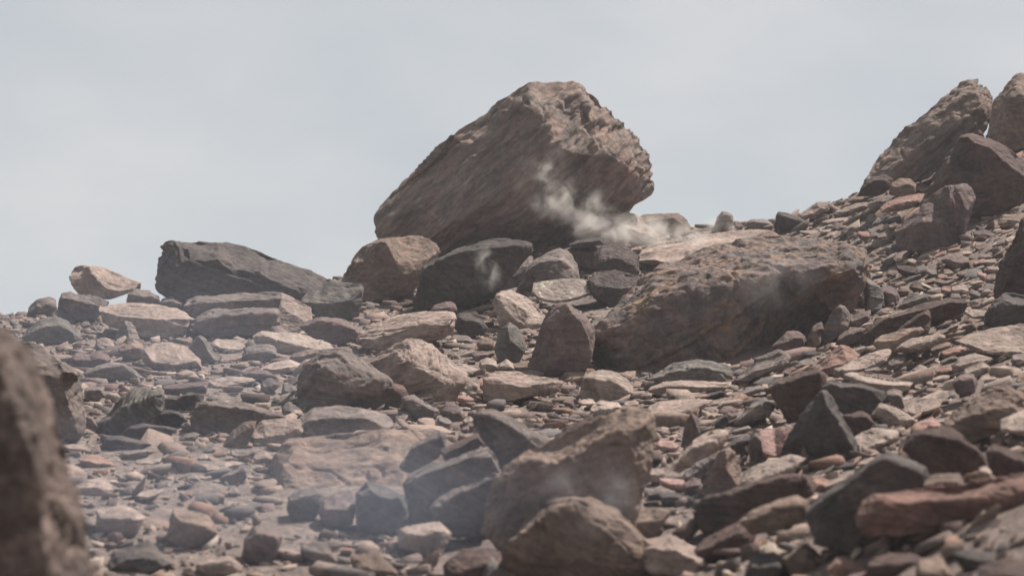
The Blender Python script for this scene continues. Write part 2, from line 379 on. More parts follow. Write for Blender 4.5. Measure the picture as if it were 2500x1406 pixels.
# ================================================================== the traced stones
# ---- the giant and its neighbours on the crest
rock('giant_boulder', 'huge tilted brown boulder towering over the crest against the sky', 'B',
 '921,536,.55 930,506,.6 955,481,.6 989,457,.6 1016,434,.6 1046,410,.6 1079,380,.6 1092,358,.6 1106,342,.6 1120,317,.6 1142,304,.6 1187,274,.6 1225,261,.6 1237,247,.6 1268,232,.6 1298,206,.6 1345,199,.65 1396,194,.65 1416,203,.6 1427,219,.6 1450,247,.6 1477,270,.55 1505,299,.5 1511,311,.5 1549,338,.5 1581,360,.5 1588,371,.5 1583,400,.45 1579,428,.4 1589,443,.4 1596,457,.4 1588,473,.4 1563,497,.45 1538,520,.45 1470,560,.6 1400,600,.65 1320,640,.65 1200,640,.6 1080,630,.4 990,625,.35 935,600,.4 924,569,.45',
 '1290,240,.3 1302,268,.05 1328,296,-.06 1346,322,-.1 1340,345,-.14 1376,372,-.14 1340,392,-.16 1290,430,-.16 1240,470,-.15 1150,520,-.1 1090,552,0;1346,322,-.1 1395,318,.05 1420,312,.12 1440,290,.2;1376,372,-.14 1420,378,-.06 1500,382,.02 1518,402,-.02 1560,424,.05 1588,443,.25;1395,404,.06 1460,420,.10 1520,440,.12;1350,470,.0 1450,490,.12 1540,490,.22;1110,545,.0 1180,540,.02 1260,536,.05 1330,532,.12 1400,530,.2;1240,610,.5 1330,600,.55;1100,330,.5 1160,380,.3 1100,450,.2 1010,500,.25 960,540,.3;1320,240,.4 1370,250,.3 1415,235,.35 1430,300,.22',
 D=330, depth=22.6, strata=1.3, rough=.7, chips=.3, fine=.75, bed=(-.62,-.35,.72), vox=3.0, cat='boulder', rnd=1)
rock('boulder', 'ochre brown boulder leaning against the left foot of the giant boulder', 'b',
 '825,690 845,662 866,625 885,605 922,586 977,577 1021,576 1050,584 1084,612 1040,640 1020,690 1000,722 950,735 914,742 890,740 850,720',
 '923,591,.15 937,592,.02 955,625,-.1 975,648,-.12 990,672,-.1 1000,705,0;866,640,.35 900,640,.2 885,690,.2', D=170, depth=20.6, fine=.6, bed=(-.5,-.3,.8), chips=1.2, cat='boulder')
rock('rock', 'small brown block wedged between the ochre boulder and the giant boulder', 'b', '1037,572 1075,558 1100,563 1113,582 1118,606 1080,618 1052,598', r=.55, depth=21)
rock('boulder', 'dark flat-topped block in front of the hollow under the giant boulder', 'k',
 '1003,757 1003,735 1015,700 1030,649 1065,627 1103,611 1156,597 1195,589 1240,586 1288,586 1298,595 1298,615 1270,640 1232,665 1222,690 1212,735 1170,748 1120,752 1040,760',
 '1033,654,-.05 1100,622,-.08 1180,606,-.08 1245,603,-.05 1292,604,.1;1020,700,.0 1120,690,-.06 1210,660,.05', D=150, depth=19.6, chips=.6, cat='boulder')
rock('rock', 'grey shouldered rock between the dark block and the domed boulder', 'g', '1300,622 1270,635 1235,652 1212,682 1203,715 1215,740 1262,735 1310,690', r=.3, on=18.5)
rock('boulder', 'smooth domed pinkish grey boulder behind the pale lichen slab', 'g',
 '1256,712 1271,674 1285,652 1305,633 1334,616 1368,606 1392,618 1411,645 1416,678 1416,710 1380,740 1300,740', '1290,660,.2 1320,638,.15 1370,634,.1 1400,655,.2;1300,690,-.02 1350,670,-.08 1400,690,0', D=120, on=17.9, chips=.4, strata=.3, rnd=3, cat='boulder')
rock('flat_rock', 'pale lichen-spotted flat slab lying before the domed boulder', 'L',
 '1297,713 1300,691 1343,683 1372,678 1414,680 1428,688 1443,700 1443,720 1392,736 1356,740 1312,734', '1300,716,.02 1312,730,0 1356,735,-.02 1392,731,0 1441,716,.05', D=95, on=16.9, chips=.5, strata=.4)
rock('rock', 'grey rock in shade directly below the lichen slab', 'g', '1378,740 1410,730 1460,725 1480,745 1492,775 1450,792 1425,785 1395,765', r=.3, on=17.3)
rock('flat_rock', 'thin dark plate balanced on layered stone below the smoke', 'k', '1385,598 1405,586 1440,581 1475,578 1478,597 1430,604 1392,606', r=.35, D=70, on=18.9)
rock('rock', 'layered purplish rock under the thin dark plate', 'p', '1372,612 1400,601 1475,601 1478,640 1445,658 1415,655 1400,630', r=.3, on=19.0, strata=2)
rock('rock', 'knobbly dark rock right of the domed boulder, upper one of two', 'q', '1448,618 1470,600 1520,597 1545,610 1562,635 1560,672 1535,692 1480,680 1450,660', r=.35, pits=.9, on=18.0, strata=.3)
rock('rock', 'knobbly dark pitted rock right of the lichen slab, lower one of two', 'q', '1430,682 1450,665 1500,660 1530,675 1560,672 1580,685 1587,712 1567,737 1540,752 1490,768 1462,745 1443,722', r=.35, pits=1.1, on=16.9, strata=.3)
rock('boulder', 'broad pitted ochre boulder with a dark hollow in its right flank', 'o',
 '1452,872 1448,820,.05 1470,790,.1 1520,750,.35 1555,712,.7 1580,680,.9 1610,655,1.1 1650,638,1.2 1700,622,1.3 1750,600,1.5 1830,585,1.6 1930,578,1.6 2010,588,1.5 2060,605,1.2 2104,618,1.0 2116,640,.8 2112,690,.7 2108,745,.8 2060,800,.9 1980,860,.85 1880,905,.6 1830,925,.3 1740,935,.05 1640,938,0 1560,934,0 1490,915,0',
 '1500,800,-.06 1560,756,-.03 1615,716,.02 1690,690,.05 1770,676,.08 1840,668,.10 1890,668,.12 1950,655,.16 2010,645,.22 2068,622,.34;1520,850,-.12 1620,800,-.14 1720,780,-.12 1800,760,-.06 1850,730,.06;1560,905,-.12 1660,900,-.16 1740,890,-.12 1800,830,-.08 1855,770,.05 1878,705,.14;1905,690,.34 1895,760,.75 1860,850,.62;1940,730,.2 1985,700,.12 2040,672,.10 2090,655,.2;1960,760,.95 2000,790,1.0 1920,850,.9;1990,720,.6 2085,700,.6',
 D=260, on=13.25, pits=.5, fine=.7, strata=.5, rough=1.0, chips=.4, vox=3.0, bed=(-.4,-.3,.8), cat='boulder')
rock('flat_rock', 'pale layered slab half veiled by smoke at the right foot of the giant boulder', 't',
 '1400,608 1425,565 1455,522 1500,518 1560,535 1600,550 1615,575 1610,603 1500,620', '1408,605,.05 1450,560,0 1500,548,0 1570,566,0 1608,588,.1', D=120, on=20.2, strata=2)
rock('rock', 'rounded brown rock on the skyline just right of the giant boulder', 'b', '1540,530 1600,522 1655,521 1675,535 1687,560 1684,580 1630,586 1560,585', r=.25, depth=22.3, rnd=2)
rock('rock', 'small upright stone standing alone on the skyline', 'g', '1742,562 1750,530 1763,514 1777,517 1790,524 1791,545 1789,570 1748,574', r=.15, depth=21.8)
rock('rock', 'low dark dome of stone on the skyline right of the upright stone', 'g', '1822,560 1824,540 1840,534 1870,535 1888,548 1890,562', r=.3, depth=21.5)
rock('rock', 'dark wedge pointing up on the skyline where the right slope begins', 'k', '1890,562 1898,517 1915,520 1950,531 1987,557 1960,568', r=.15, depth=21)
rock('flat_rock', 'tan slab on the skyline behind the dark wedge', 't', '1950,524 1975,505 1995,491 2030,489 2020,512 1990,535 1955,540', r=.6, depth=20.8)
rock('flat_rock', 'flat pale shelf of rock between the smoke and the pitted boulder', 't', '1555,640 1560,612 1610,600 1700,585 1790,574 1830,585 1820,600 1760,622 1690,640 1620,655', r=.8, D=260, depth=19.6, strata=1.6)
rock('flat_rock', 'second flat tan shelf near the foot of the upright stone', 't', '1690,600 1720,575 1790,566 1880,562 1900,575 1850,592 1780,603', r=.7, D=150, depth=21)
rock('flat_rock', 'brown tilted slab lying on the back of the pitted boulder', 'b', '1822,594 1850,572 1885,563 1905,575 1890,590 1850,598', r=.35, depth=18.4)
rock('flat_rock', 'narrow greenish slab standing on end at the right of the pitted boulder', 'n', '2110,758 2108,700 2113,675 2126,683 2155,705 2160,730 2152,757 2130,765', '2118,690,.0 2122,720,-.05 2120,750,0', D=50, depth=14.6)
rock('rock', 'dark fin of rock on the right end of the pitted boulder', 'k', '2080,620 2104,618 2120,640 2124,680 2112,745 2098,750 2096,700 2085,660', '2100,630,0 2108,680,-.1 2105,735,0', D=80, depth=14.6, strata=1.8, bed=(1,0,.2))
rock('rock', 'pinkish round stone right of the greenish upright slab', 'p', '2150,700 2168,694 2190,706 2199,728 2190,742 2160,745', r=.4)

# ---- skyline on the left
rock('boulder', 'light tan boulder with a shaded left end on the left skyline', 't',
 '166,675 174,664 179,651 196,648 215,648 244,650 273,664 306,670 326,683 345,692 343,708 312,718 270,732 218,732 186,722 173,693', '216,651,.2 222,668,.02 236,684,-.05 256,703,-.04 290,710,0 330,706,.15', D=90, depth=18.7, strata=.5, cat='boulder')
rock('rock', 'small brown rock in the gap right of the light tan skyline boulder', 'g', '308,742 312,715 330,706 365,710 388,722 394,745 350,750', r=.35, depth=18.2)
rock('rock', 'little dark rock between the left skyline rocks and the dark ledge boulder', 'g', '385,745 395,728 420,722 440,735 446,750 410,755', r=.4, depth=18.2)
rock('rock', 'layered grey rock under the light tan skyline boulder', 'g', '138,775 143,740 152,717 175,713 220,722 268,737 250,752 240,775 180,790', '148,728,.1 175,730,0 215,740,-.05 250,750,0', D=80, depth=17.8, strata=2.2)
rock('rock', 'low rounded rock on the left skyline left of the layered grey one', 'g', '66,770 72,752 90,732 118,724 134,731 139,752 130,775', r=.45, depth=18.2, strata=1.5)
rock('flat_rock', 'large flat sunlit tan slab with a dark underside below the left skyline', 't',
 '236,746 281,740 330,739 377,741 430,750 458,765 478,781 458,790 455,806 447,825 400,828 339,824 290,806 262,795 243,768', '238,753,.1 262,762,0 288,771,-.05 340,775,-.05 400,778,-.04 455,774,.05;262,785,.02 330,805,.0 400,808,0', D=150, depth=16.3, strata=.8, chips=.6)
rock('rock', 'smooth grey mound below the left skyline', 'n', '52,825 65,805 97,780 135,772 164,782 184,804 198,822 190,838 120,842 70,838', '75,812,.1 110,797,.05 145,793,.05 178,812,.1', D=110, depth=15.9, strata=.3, chips=.3, rnd=3)
rock('rock', 'small pyramid-shaped grey stone in front of the flat tan slab', 'g', '279,832 284,812 306,784 320,788 330,800 345,828 318,836', '306,787,.1 312,805,-.05 316,832,-.05', D=50)
rock('rock', 'round pinkish tan stone left of the pyramid-shaped stone', 't', '228,850 236,828 255,822 276,830 282,848 262,860 240,860', r=.5)
rock('rock', 'block with a tan top and dark front below the pyramid-shaped stone', 'b', '284,876 290,850 303,838 325,827 347,838 354,852 345,875 315,884', r=.4)
rock('boulder', 'flat-topped grey boulder with a broad sunlit face in the left middle ground', 't', '343,868 350,850 377,838 411,833 447,842 470,858 491,877 493,902 440,908 368,900 350,885', '352,856,.15 363,868,0 378,885,-.08 430,890,-.06 480,880,.05', D=110, strata=.6, chips=.6, cat='boulder')
rock('rock', 'tilted wedge with a lit right edge beside the flat-topped grey boulder', 'g', '455,858 460,842 475,828 488,820 503,828 522,848 546,872 527,884 500,890 470,872', '488,822,.1 505,850,-.05 522,880,-.05', D=70)
rock('flat_rock', 'cream-coloured flat slab behind the tilted wedge', 'l', '513,842 527,828 552,828 582,833 601,845 585,866 560,864 535,855', r=.75, D=90)
rock('flat_rock', 'small tan slab flat on the gravel right of the tilted wedge', 't', '528,880 545,868 568,866 594,868 585,880 555,886', r=.7)
rock('rock', 'rough grey rock with a flat foot in the gravel, below the cream slab', 'g', '588,878 593,862 605,845 632,838 658,839 674,852 678,872 640,884', r=.4, pits=.4)
rock('rock', 'twin-humped rock with a pinkish top behind the left gravel flat', 'p', '168,895 172,875 186,862 218,864 242,855 265,866 273,878 262,895 210,905', r=.4)
rock('flat_rock', 'arched dark slab with a lit right flank at the edge of the left gravel flat', 'g', '190,922 215,903 244,892 274,884 299,887 331,905 360,924 310,930 261,928 220,932', '205,915,.1 245,903,0 280,897,-.05 300,893,.0 335,918,0', D=80)
rock('boulder', 'big grey boulder with a bright upper slope behind the blurred left foreground boulder', 'g',
 '30,860 55,836 80,830 130,858 168,885 186,905 192,930 202,955 209,1000 206,1045 192,1075 160,1085 130,1080 40,1085 20,960', '50,900,.2 85,912,-.02 110,920,-.06 150,918,-.04 160,905,.05 186,912,.1;110,970,-.1 130,1010,-.08;160,950,0 178,1000,-.05 185,1050,-.02', D=130, depth=10.6, chips=.9, cat='boulder')
rock('boulder', 'large blurred brown boulder filling the left edge of the foreground', 'N',
 '-160,870 -70,812 -15,800 30,812 66,842 98,895 128,960 142,1030 152,1110 180,1180 198,1226 215,1300 225,1420 230,1560 -160,1580', '-20,860,-.05 20,950,-.25 60,1050,-.3 95,1180,-.3 120,1400,-.2;-90,1100,-.3 -80,1400,-.3', D=360, depth=3.7, vox=5, pits=.8, strata=.15, rough=1.3, chips=.1, rnd=4, cat='boulder')
rock('boulder', 'long dark boulder with a wavy top ledge on the left skyline', 'k',
 '386,702 388,685 392,655 391,620 396,600 412,590 440,588 475,596 510,598 540,593 570,600 605,607 635,625 652,632 680,630 705,637 733,648 760,655 790,671 797,688 812,692 826,697 830,715 800,745 740,755 690,735 640,728 560,722 500,728 440,730 405,718',
 '435,598,.5 459,606,.2 463,628,-.05 500,633,-.06 532,628,-.05 556,652,-.06 575,668,-.06;459,606,.2 500,611,.25 533,612,.2 560,630,.1 577,655,.05;640,640,.3 655,668,.1 700,688,.08 750,700,.1;636,660,-.02 665,682,-.06 720,705,-.08 770,712,.05;430,650,-.08 420,690,-.05 520,690,-.08;600,690,-.06 660,715,-.05', D=160, depth=18.9, strata=1.2, rough=.5, fine=.5, chips=.3, vox=2.6, bed=(.35,-.2,.9), cat='boulder')
rock('flat_rock', 'thick flat-topped slab with a black front at the right end of the long dark boulder', 'n',
 '728,738 745,716 775,700 803,686 850,690 888,696 892,706 885,722 879,748 871,778 820,784 784,780 760,760', '732,738,.05 758,738,-.03 793,742,-.05 854,733,-.03 888,708,.15', D=110, depth=17.6, strata=.8, chips=.4)
rock('flat_rock', 'upright pinkish tan slab standing in front of the thick flat-topped slab', 't',
 '674,812,0 676,785,.2 679,763,.5 684,740,.8 687,715,1.2 706,722,1.2 716,737,1.1 745,745,1.1 760,751,1.0 763,780,.5 762,800,.1 697,815,0', '700,760,.45 730,775,.4', D=75, depth=16.9, strata=.3, rough=.5, chips=.2, rnd=0)
rock('flat_rock', 'long flat slab left of the upright tan slab, upper one of two', 'g', '440,755 447,740 480,727 560,722 650,722 672,713 692,716 692,762 600,775 470,768', '450,750,.05 480,742,0 540,736,-.03 620,734,-.03 680,730,0', D=120, depth=17.3, strata=1.6)
rock('flat_rock', 'long flat slab left of the upright tan slab, lower one of two', 'g', '466,795 490,775 520,762 560,756 640,757 682,757 684,800 675,822 560,828 492,820', '480,792,.05 520,775,0 580,771,-.04 670,767,0;560,800,-.05 640,800,-.04', D=120, depth=16.4, strata=2)
rock('flat_rock', 'bright cream slab sloping down to the right below the upright slab', 'l', '614,822 631,808 670,808 709,811 769,826 813,840 817,856 775,864 709,868 660,855 622,838', '620,822,.05 645,818,0 700,838,-.05 770,854,-.03 812,854,.1', D=100, depth=15.2)
rock('rock', 'dark reddish wedge right of the upright tan slab', 'p', '728,798 750,785 781,773 827,777 852,785 870,800 883,815 878,832 825,845 785,838 750,815', '738,798,.05 780,785,-.04 830,788,-.04 868,808,.05', D=90, depth=15.8)
rock('flat_rock', 'long ridged tan slab rising to the right in the centre left', 't', '868,836 880,808 905,790 960,774 1040,759 1108,761 1113,778 1105,808 1080,825 1020,845 985,862 930,862 890,850',
 '876,832,.05 925,825,-.02 980,808,-.04 1040,792,-.04 1108,770,.1;940,845,-.03 1020,825,-.05 1090,800,-.02', D=150, depth=15.4, strata=1.4)
rock('rock', 'round pinkish stone perched at the upper end of the long ridged slab', 'p', '1048,762 1062,745 1090,735 1112,742 1116,760 1095,768', r=.5, depth=16.6)
rock('rock', 'dark wedge with a lit cap between the long ridged slab and the chalky grey block', 'k', '1108,800 1118,765 1145,762 1175,778 1195,800 1180,822 1140,826', r=.3, depth=16)
rock('rock', 'chalky light grey block beside the purple triangular boulder', 'l', '1202,740 1213,714 1247,708 1290,727 1314,753 1336,775 1326,800 1300,828 1255,820 1222,800', '1212,722,.2 1228,752,0 1250,780,-.06 1285,788,-.06 1325,794,.1;1250,735,.25 1285,762,.15', D=95, on=15.6)
rock('rock', 'smooth greenish egg-shaped stone standing on end', 'n', '1207,850 1213,821 1225,800 1244,786 1264,799 1284,828 1281,858 1266,886 1232,888 1212,872', '1240,800,.1 1244,830,-.1 1240,862,-.05', D=70, strata=.2, chips=.3, rnd=3, depth=14.6)
rock('boulder', 'purple triangular boulder leaning left of the pitted boulder', 'p', '1288,912 1290,880 1314,811 1330,770 1350,742 1382,737 1411,755 1433,773 1451,799 1450,838 1446,872 1432,900 1385,918 1330,918',
 '1384,742,.2 1400,766,-.02 1428,790,-.06 1438,850,-.04 1425,890,0;1340,790,.05 1350,850,-.03', D=120, on=13.0, strata=.4, chips=.7, cat='boulder')
rock('rock', 'dark boulder end hidden behind the purple triangular boulder', 'g', '1435,800 1450,775 1480,770 1500,790 1480,830 1450,840', r=.3, on=14.8)

# ---- the middle
rock('boulder', 'grooved tan block dipping right in the centre of the scree', 't',
 '892,888 920,870 950,856 966,844 988,830 1010,831 1050,843 1080,862 1110,880 1142,908 1140,922 1128,940 1120,958 1110,984 1070,985 1020,970 980,950 948,935 920,910',
 '905,884,.2 950,864,.1 962,856,.02 988,880,-.08 1008,896,-.1 1050,905,-.12 1096,934,-.1 1114,962,-.02;1000,848,.4 1030,870,.25 1060,890,.2 1100,920,.1;1000,930,-.12 1060,955,-.1', D=130, strata=1.7, bed=(-.45,-.5,.8), fine=.7, depth=12.4, cat='boulder')
rock('boulder', 'striated grey boulder left of the grooved tan block', 'g', '735,965 738,920 748,895 764,875 782,864 827,856 850,862 902,894 930,912 955,932 940,955 860,975 805,990 775,1005 745,1000',
 '770,885,.3 790,900,.02 830,935,-.06 850,962,-.08;820,880,.35 870,905,.2 920,930,.1', D=130, depth=12.3, strata=1.8, bed=(-.3,-.6,.7), cat='boulder')
rock('flat_rock', 'reddish slab with a sharp left tip below the striated grey boulder', 'd', '798,978 815,966 835,954 870,946 902,940 940,935 962,934 985,945 1000,968 985,998 908,1002 850,998 808,996', '802,978,.1 840,962,0 900,950,-.03 965,944,0 990,960,.1', D=100, depth=11.8)
rock('rock', 'grey rock tucked under the right end of the reddish slab', 'g', '975,1000 985,970 1010,962 1040,985 1075,1005 1060,1022 1010,1025', r=.2, depth=11.5)
rock('rock', 'small peach-topped stone before the grey tucked rock', 'r', '985,1004 1010,990 1030,989 1046,1010 1030,1018 1000,1012', r=.7, depth=11.1)
rock('boulder', 'rounded oblong boulder with a smooth blue-grey shaded front', 'g', '721,1050 724,1030 733,1018 768,995 821,989 873,994 931,1005 958,1021 965,1039 937,1058 879,1074 821,1080 748,1078',
 '726,1042,.1 748,1029,0 821,1020,-.06 894,1020,-.05 931,1038,0', D=130, depth=10.9, strata=.3, chips=.3, rnd=3, cat='boulder')
rock('boulder', 'flat tan boulder left of the rounded oblong boulder', 't', '608,1062 618,1045 640,1027 690,1021 735,1024 742,1058 705,1080 655,1096 618,1090', r=.6, depth=11)
rock('rock', 'knobby pink-brown rock left of the flat tan boulder', 'b', '540,1100 546,1082 572,1047 596,1027 628,1024 622,1050 604,1085 585,1098', r=.35, depth=10.9)
rock('boulder', 'broad pale tan boulder lying low in the centre foreground', 'b',
 '640,1300 650,1230 652,1180 657,1141 672,1106 701,1077 748,1072 835,1074 880,1062 908,1053 1000,1053 1060,1065 1120,1090 1160,1150 1180,1230 1160,1320 1000,1350 800,1340',
 '655,1270,.1 668,1200,.15 690,1135,.25 715,1100,.45;655,1270,.1 760,1262,0 900,1275,-.02 1050,1275,0 1165,1250,.1;760,1130,.5 860,1130,.5 960,1110,.5;740,1200,.22 860,1200,.22 1000,1190,.25', D=420, on=8.6, strata=.3, chips=.2, vox=3.2, cat='boulder')
rock('boulder', 'dark jagged boulder in the left middle ground behind the flat tan boulder', 'g', '462,1040 468,1000 475,982 500,974 529,973 560,978 617,986 660,1000 703,1018 640,1032 600,1045 560,1064 480,1064', '470,1000,.1 500,988,0 540,990,-.05 620,1000,-.03 680,1016,0', D=100, depth=11.2, cat='boulder')
rock('flat_rock', 'tilted grey slab with long grooves leaning up to the right on the left side', 'n', '232,1052 240,1038 261,1017 311,965 330,952 349,945 380,944 400,948 406,965 398,1006 352,1024 310,1062 255,1064',
 '262,1030,.1 330,975,.1 370,958,.15;270,1055,-.02 330,1005,-.06 375,975,-.04 395,960,.2', D=80, depth=10.6, strata=2.4, bed=(.6,-.5,.6))
rock('flat_rock', 'dark wedge with a thin bright top in front of the grooved slab', 'k', '296,1060 318,1038 349,1033 400,1038 438,1045 420,1062 390,1084 324,1078', r=.17, D=60, depth=10.1)
rock('rock', 'dark rock behind the wedge with the bright top', 'k', '370,1016 385,1007 408,1001 438,1004 464,1028 448,1042 400,1038', r=.2, depth=10.7)
rock('flat_rock', 'flat shelf with a long straight bright edge right of the grooved slab', 'p', '396,945 430,938 470,934 512,931 505,950 460,960 410,963', r=.4, D=110, depth=11.9)
rock('rock', 'nearly black rock below the straight-edged shelf', 'k', '396,1002 400,972 430,966 466,958 500,962 500,975 470,1000 440,1004', r=.15, depth=11.2)
rock('flat_rock', 'broad flat tan slab right of the straight-edged shelf', 't', '500,936 525,924 560,918 617,922 624,929 575,946 520,952', r=.75, D=130, depth=12.3)
rock('flat_rock', 'thin dark-fronted flake above the broad flat tan slab', 'p', '594,915 615,905 635,902 660,908 678,920 640,930', r=.35, D=80, depth=12.6)
rock('flat_rock', 'wide pale slab in the gravel left of the striated boulder', 't', '632,900 665,885 704,877 735,888 735,905 700,908 660,910', r=.7, D=120, depth=13.2)
rock('rock', 'brown hump behind the wide pale slab', 'b', '700,880 715,864 745,853 778,851 782,868 750,892 725,890', r=.4, depth=14)
for a in [(655,943,60,36,25,'g','grey angular stone in the cluster left of the striated boulder'), (705,955,58,36,-15,'n','greenish stone in the cluster left of the striated boulder'),
          (687,978,60,22,35,'t','tan sliver leaning in the cluster left of the striated boulder'), (712,1006,60,46,-30,'n','bluish pale block wedged beneath the striated boulder'),
          (640,970,44,30,10,'b','brown stone at the left edge of the cluster by the striated boulder')]:
    blob('stone', a[6], a[5], *a[:5], r=.5)
rock('flat_rock', 'orange-tan flat slab with a deep shadow below it in the centre', 't', '1174,922 1200,910 1230,906 1260,907 1320,918 1376,928 1374,945 1362,960 1310,968 1270,975 1232,985 1198,992 1176,982',
 '1180,922,.1 1205,924,0 1240,936,-.04 1275,942,-.05 1310,939,-.03 1370,932,.1', D=120, depth=12.2)
rock('rock', 'pale round stone left of the orange-tan flat slab, behind it', 'l', '1168,895 1172,880 1190,872 1212,880 1214,900 1195,910 1175,906', r=.5)
rock('rock', 'small white-peaked stone behind the orange-tan flat slab', 'l', '1210,905 1222,885 1236,875 1255,890 1268,908', r=.5)
rock('rock', 'cream stones block right of the grooved tan block', 'l', '1122,955 1125,935 1140,922 1165,920 1170,940 1172,958 1145,962', r=.6)
rock('flat_rock', 'reddish chip below the grooved tan block', 'f', '1112,975 1122,964 1140,965 1168,974 1165,984 1130,992', r=.4)
for a in [(1140,905,60,26,-20,'l','cream flake beside the right end of the grooved tan block'), (1185,840,50,36,10,'b','brown stone left of the egg-shaped stone, upper of two'),
          (1178,868,56,26,5,'p','pinkish stone left of the egg-shaped stone, lower of two'), (1130,830,60,30,0,'g','grey stone above the grooved tan block'),
          (1060,832,80,22,-12,'n','thin greenish slate above the grooved tan block'), (1275,895,50,30,20,'b','brown chip at the left foot of the purple triangular boulder'),
          (1100,1010,70,60,-20,'p','purplish block below the grooved tan block'), (1085,1032,30,44,60,'g','pointed splinter standing up below the purplish block')]:
    blob('stone', a[6], a[5], *a[:5], r=.5)
rock('rock', 'pale grey block with a vertical shaded cleft in front of the pitted boulder', 'l', '1408,975 1415,935 1429,913 1463,901 1497,905 1529,923 1545,944 1547,968 1508,975 1468,982', '1420,925,.1 1450,925,0 1475,930,0 1492,925,.1 1520,945,0;1480,965,0', D=70, depth=12.3)
rock('boulder', 'finely layered dome of stone at the foot of the pitted boulder', 'n', '1580,930 1595,916 1613,908 1647,886 1700,877 1745,885 1784,902 1792,917 1771,940 1692,944 1608,945', '1600,922,.05 1640,905,0 1700,898,0 1760,908,0', D=120, on=12.2, strata=2.0, chips=.4, cat='boulder')
rock('flat_rock', 'long thin pale slab below the layered dome', 't', '1572,955 1592,942 1613,934 1665,929 1718,928 1797,934 1815,942 1771,952 1666,962 1600,964', '1580,952,.1 1630,943,0 1700,944,0 1790,946,0', D=150, depth=12.0)
rock('flat_rock', 'broad smooth tan slab in the centre right below the thin pale slab', 't', '1572,1003 1590,990 1613,980 1666,975 1745,976 1725,990 1692,1003 1645,1020 1600,1024', r=.82, D=190, depth=11.0)
rock('flat_rock', 'pale slab with a hollow dark underside left of the broad smooth slab', 'l', '1440,999 1450,985 1463,976 1508,983 1520,995 1490,1008 1450,1018', r=.6, D=90, depth=11.1)
rock('boulder', 'grey tilted block left of the long grooved slab below the pitted boulder', 'g', '1788,935 1800,915 1820,893 1850,873 1900,858 1932,868 1926,888 1890,905 1850,922 1812,942', '1800,928,.05 1840,905,0 1880,895,-.02 1920,880,.05', D=90, depth=12.2, strata=1.6)

# ---- lower centre, nearer the camera
rock('flat_rock', 'dark blue-grey slab leaning over the pale tan boulder', 'g', '970,1136 1003,1098 1009,1085 1040,1068 1073,1052 1087,1056 1086,1088 1070,1118 1014,1155 984,1150', '1008,1094,.05 1045,1075,0 1078,1064,.05;990,1130,.0 1060,1095,-.04', D=80, on=8.3)
rock('rock', 'reddish brown piece between two leaning slabs in the lower centre', 'd', '1074,1102 1090,1088 1124,1073 1171,1054 1184,1084 1135,1112 1085,1128', r=.35, on=8.15)
rock('flat_rock', 'long straight grey slab with a bright top edge in the lower centre', 'g', '985,1185 1000,1160 1034,1145 1075,1127 1118,1109 1191,1086 1202,1103 1232,1140 1222,1160 1146,1195 1076,1240 1040,1290 1000,1270 992,1226', '992,1180,.1 1010,1164,0 1060,1142,-.03 1130,1116,-.04 1198,1104,.05;1020,1200,-.02 1120,1160,-.05', D=110, on=7.75, strata=.5, chips=.4)
rock('flat_rock', 'lower dark slab with a thin bright rim beside the knobbly foreground boulder', 'g', '1055,1240 1072,1222 1132,1194 1180,1168 1220,1143 1234,1150 1215,1185 1195,1230 1185,1300 1080,1310', '1065,1238,.05 1110,1212,0 1160,1186,-.03 1222,1152,.05', D=100, on=7.4)
rock('boulder', 'big leaning block with a bright striped right side in the lower centre', 'g', '1158,1030 1160,1014 1174,1002 1202,996 1222,1008 1272,1033 1342,1067 1378,1086 1368,1102 1316,1108 1290,1140 1230,1150 1200,1105 1176,1062',
 '1168,1010,.1 1196,1013,.0 1242,1038,-.08 1288,1070,-.1 1320,1098,-.04;1215,1012,.3 1290,1055,.2 1350,1088,.15;1220,1090,-.1', D=110, on=7.95, strata=1.4, bed=(-.5,-.5,.7), cat='boulder')
rock('boulder', 'reddish slab rising right behind the knobbly foreground boulder', 'd', '1340,1080 1380,1045 1420,1024 1466,1015 1500,1030 1470,1070 1400,1110 1360,1110', r=.15, on=7.9)
rock('boulder', 'large knobbly mottled brown boulder in the centre foreground', 'b', '1178,1300 1185,1226 1200,1180 1225,1145 1265,1105 1290,1096 1345,1101 1375,1090 1400,1070 1440,1050 1462,1032 1470,1020 1500,1004 1520,995 1535,988 1560,998 1585,998 1602,1018 1602,1060 1592,1120 1565,1180 1545,1240 1530,1340 1400,1370 1250,1370',
 '1240,1170,.05 1270,1130,.05 1300,1125,0 1360,1130,-.05 1420,1100,-.05 1480,1060,0 1530,1030,.05 1575,1030,.1;1260,1230,-.1 1350,1200,-.18 1450,1170,-.15 1540,1100,-.05;1500,1200,-.1 1450,1280,-.15', D=200, depth=7.0, pits=.7, rnd=3, chips=.3, vox=3.2, strata=.4, cat='boulder')
rock('rock', 'blurred stone with a yellowish rim at the very bottom centre', 'b', '1180,1430 1225,1335 1285,1262 1335,1222 1400,1204 1450,1207 1490,1226 1560,1285 1630,1360 1680,1435 1450,1480', r=.07, depth=6.6)
rock('rock', 'dark low stone at the foot of the pale tan boulder, left of the pinkish one', 'g', '698,1240 704,1211 733,1193 771,1189 793,1203 792,1240 760,1275 710,1270', r=.25, depth=8.0)
rock('rock', 'pinkish stone at the foot of the pale tan boulder', 'p', '774,1250 790,1215 820,1202 856,1196 870,1230 862,1280 800,1290', r=.5, depth=7.8)
rock('flat_rock', 'dark jagged shard sticking up before the pale tan boulder', 'k', '862,1240 867,1199 888,1193 893,1174 925,1180 960,1195 992,1208 998,1260 960,1310 880,1300', r=.15, depth=7.7)

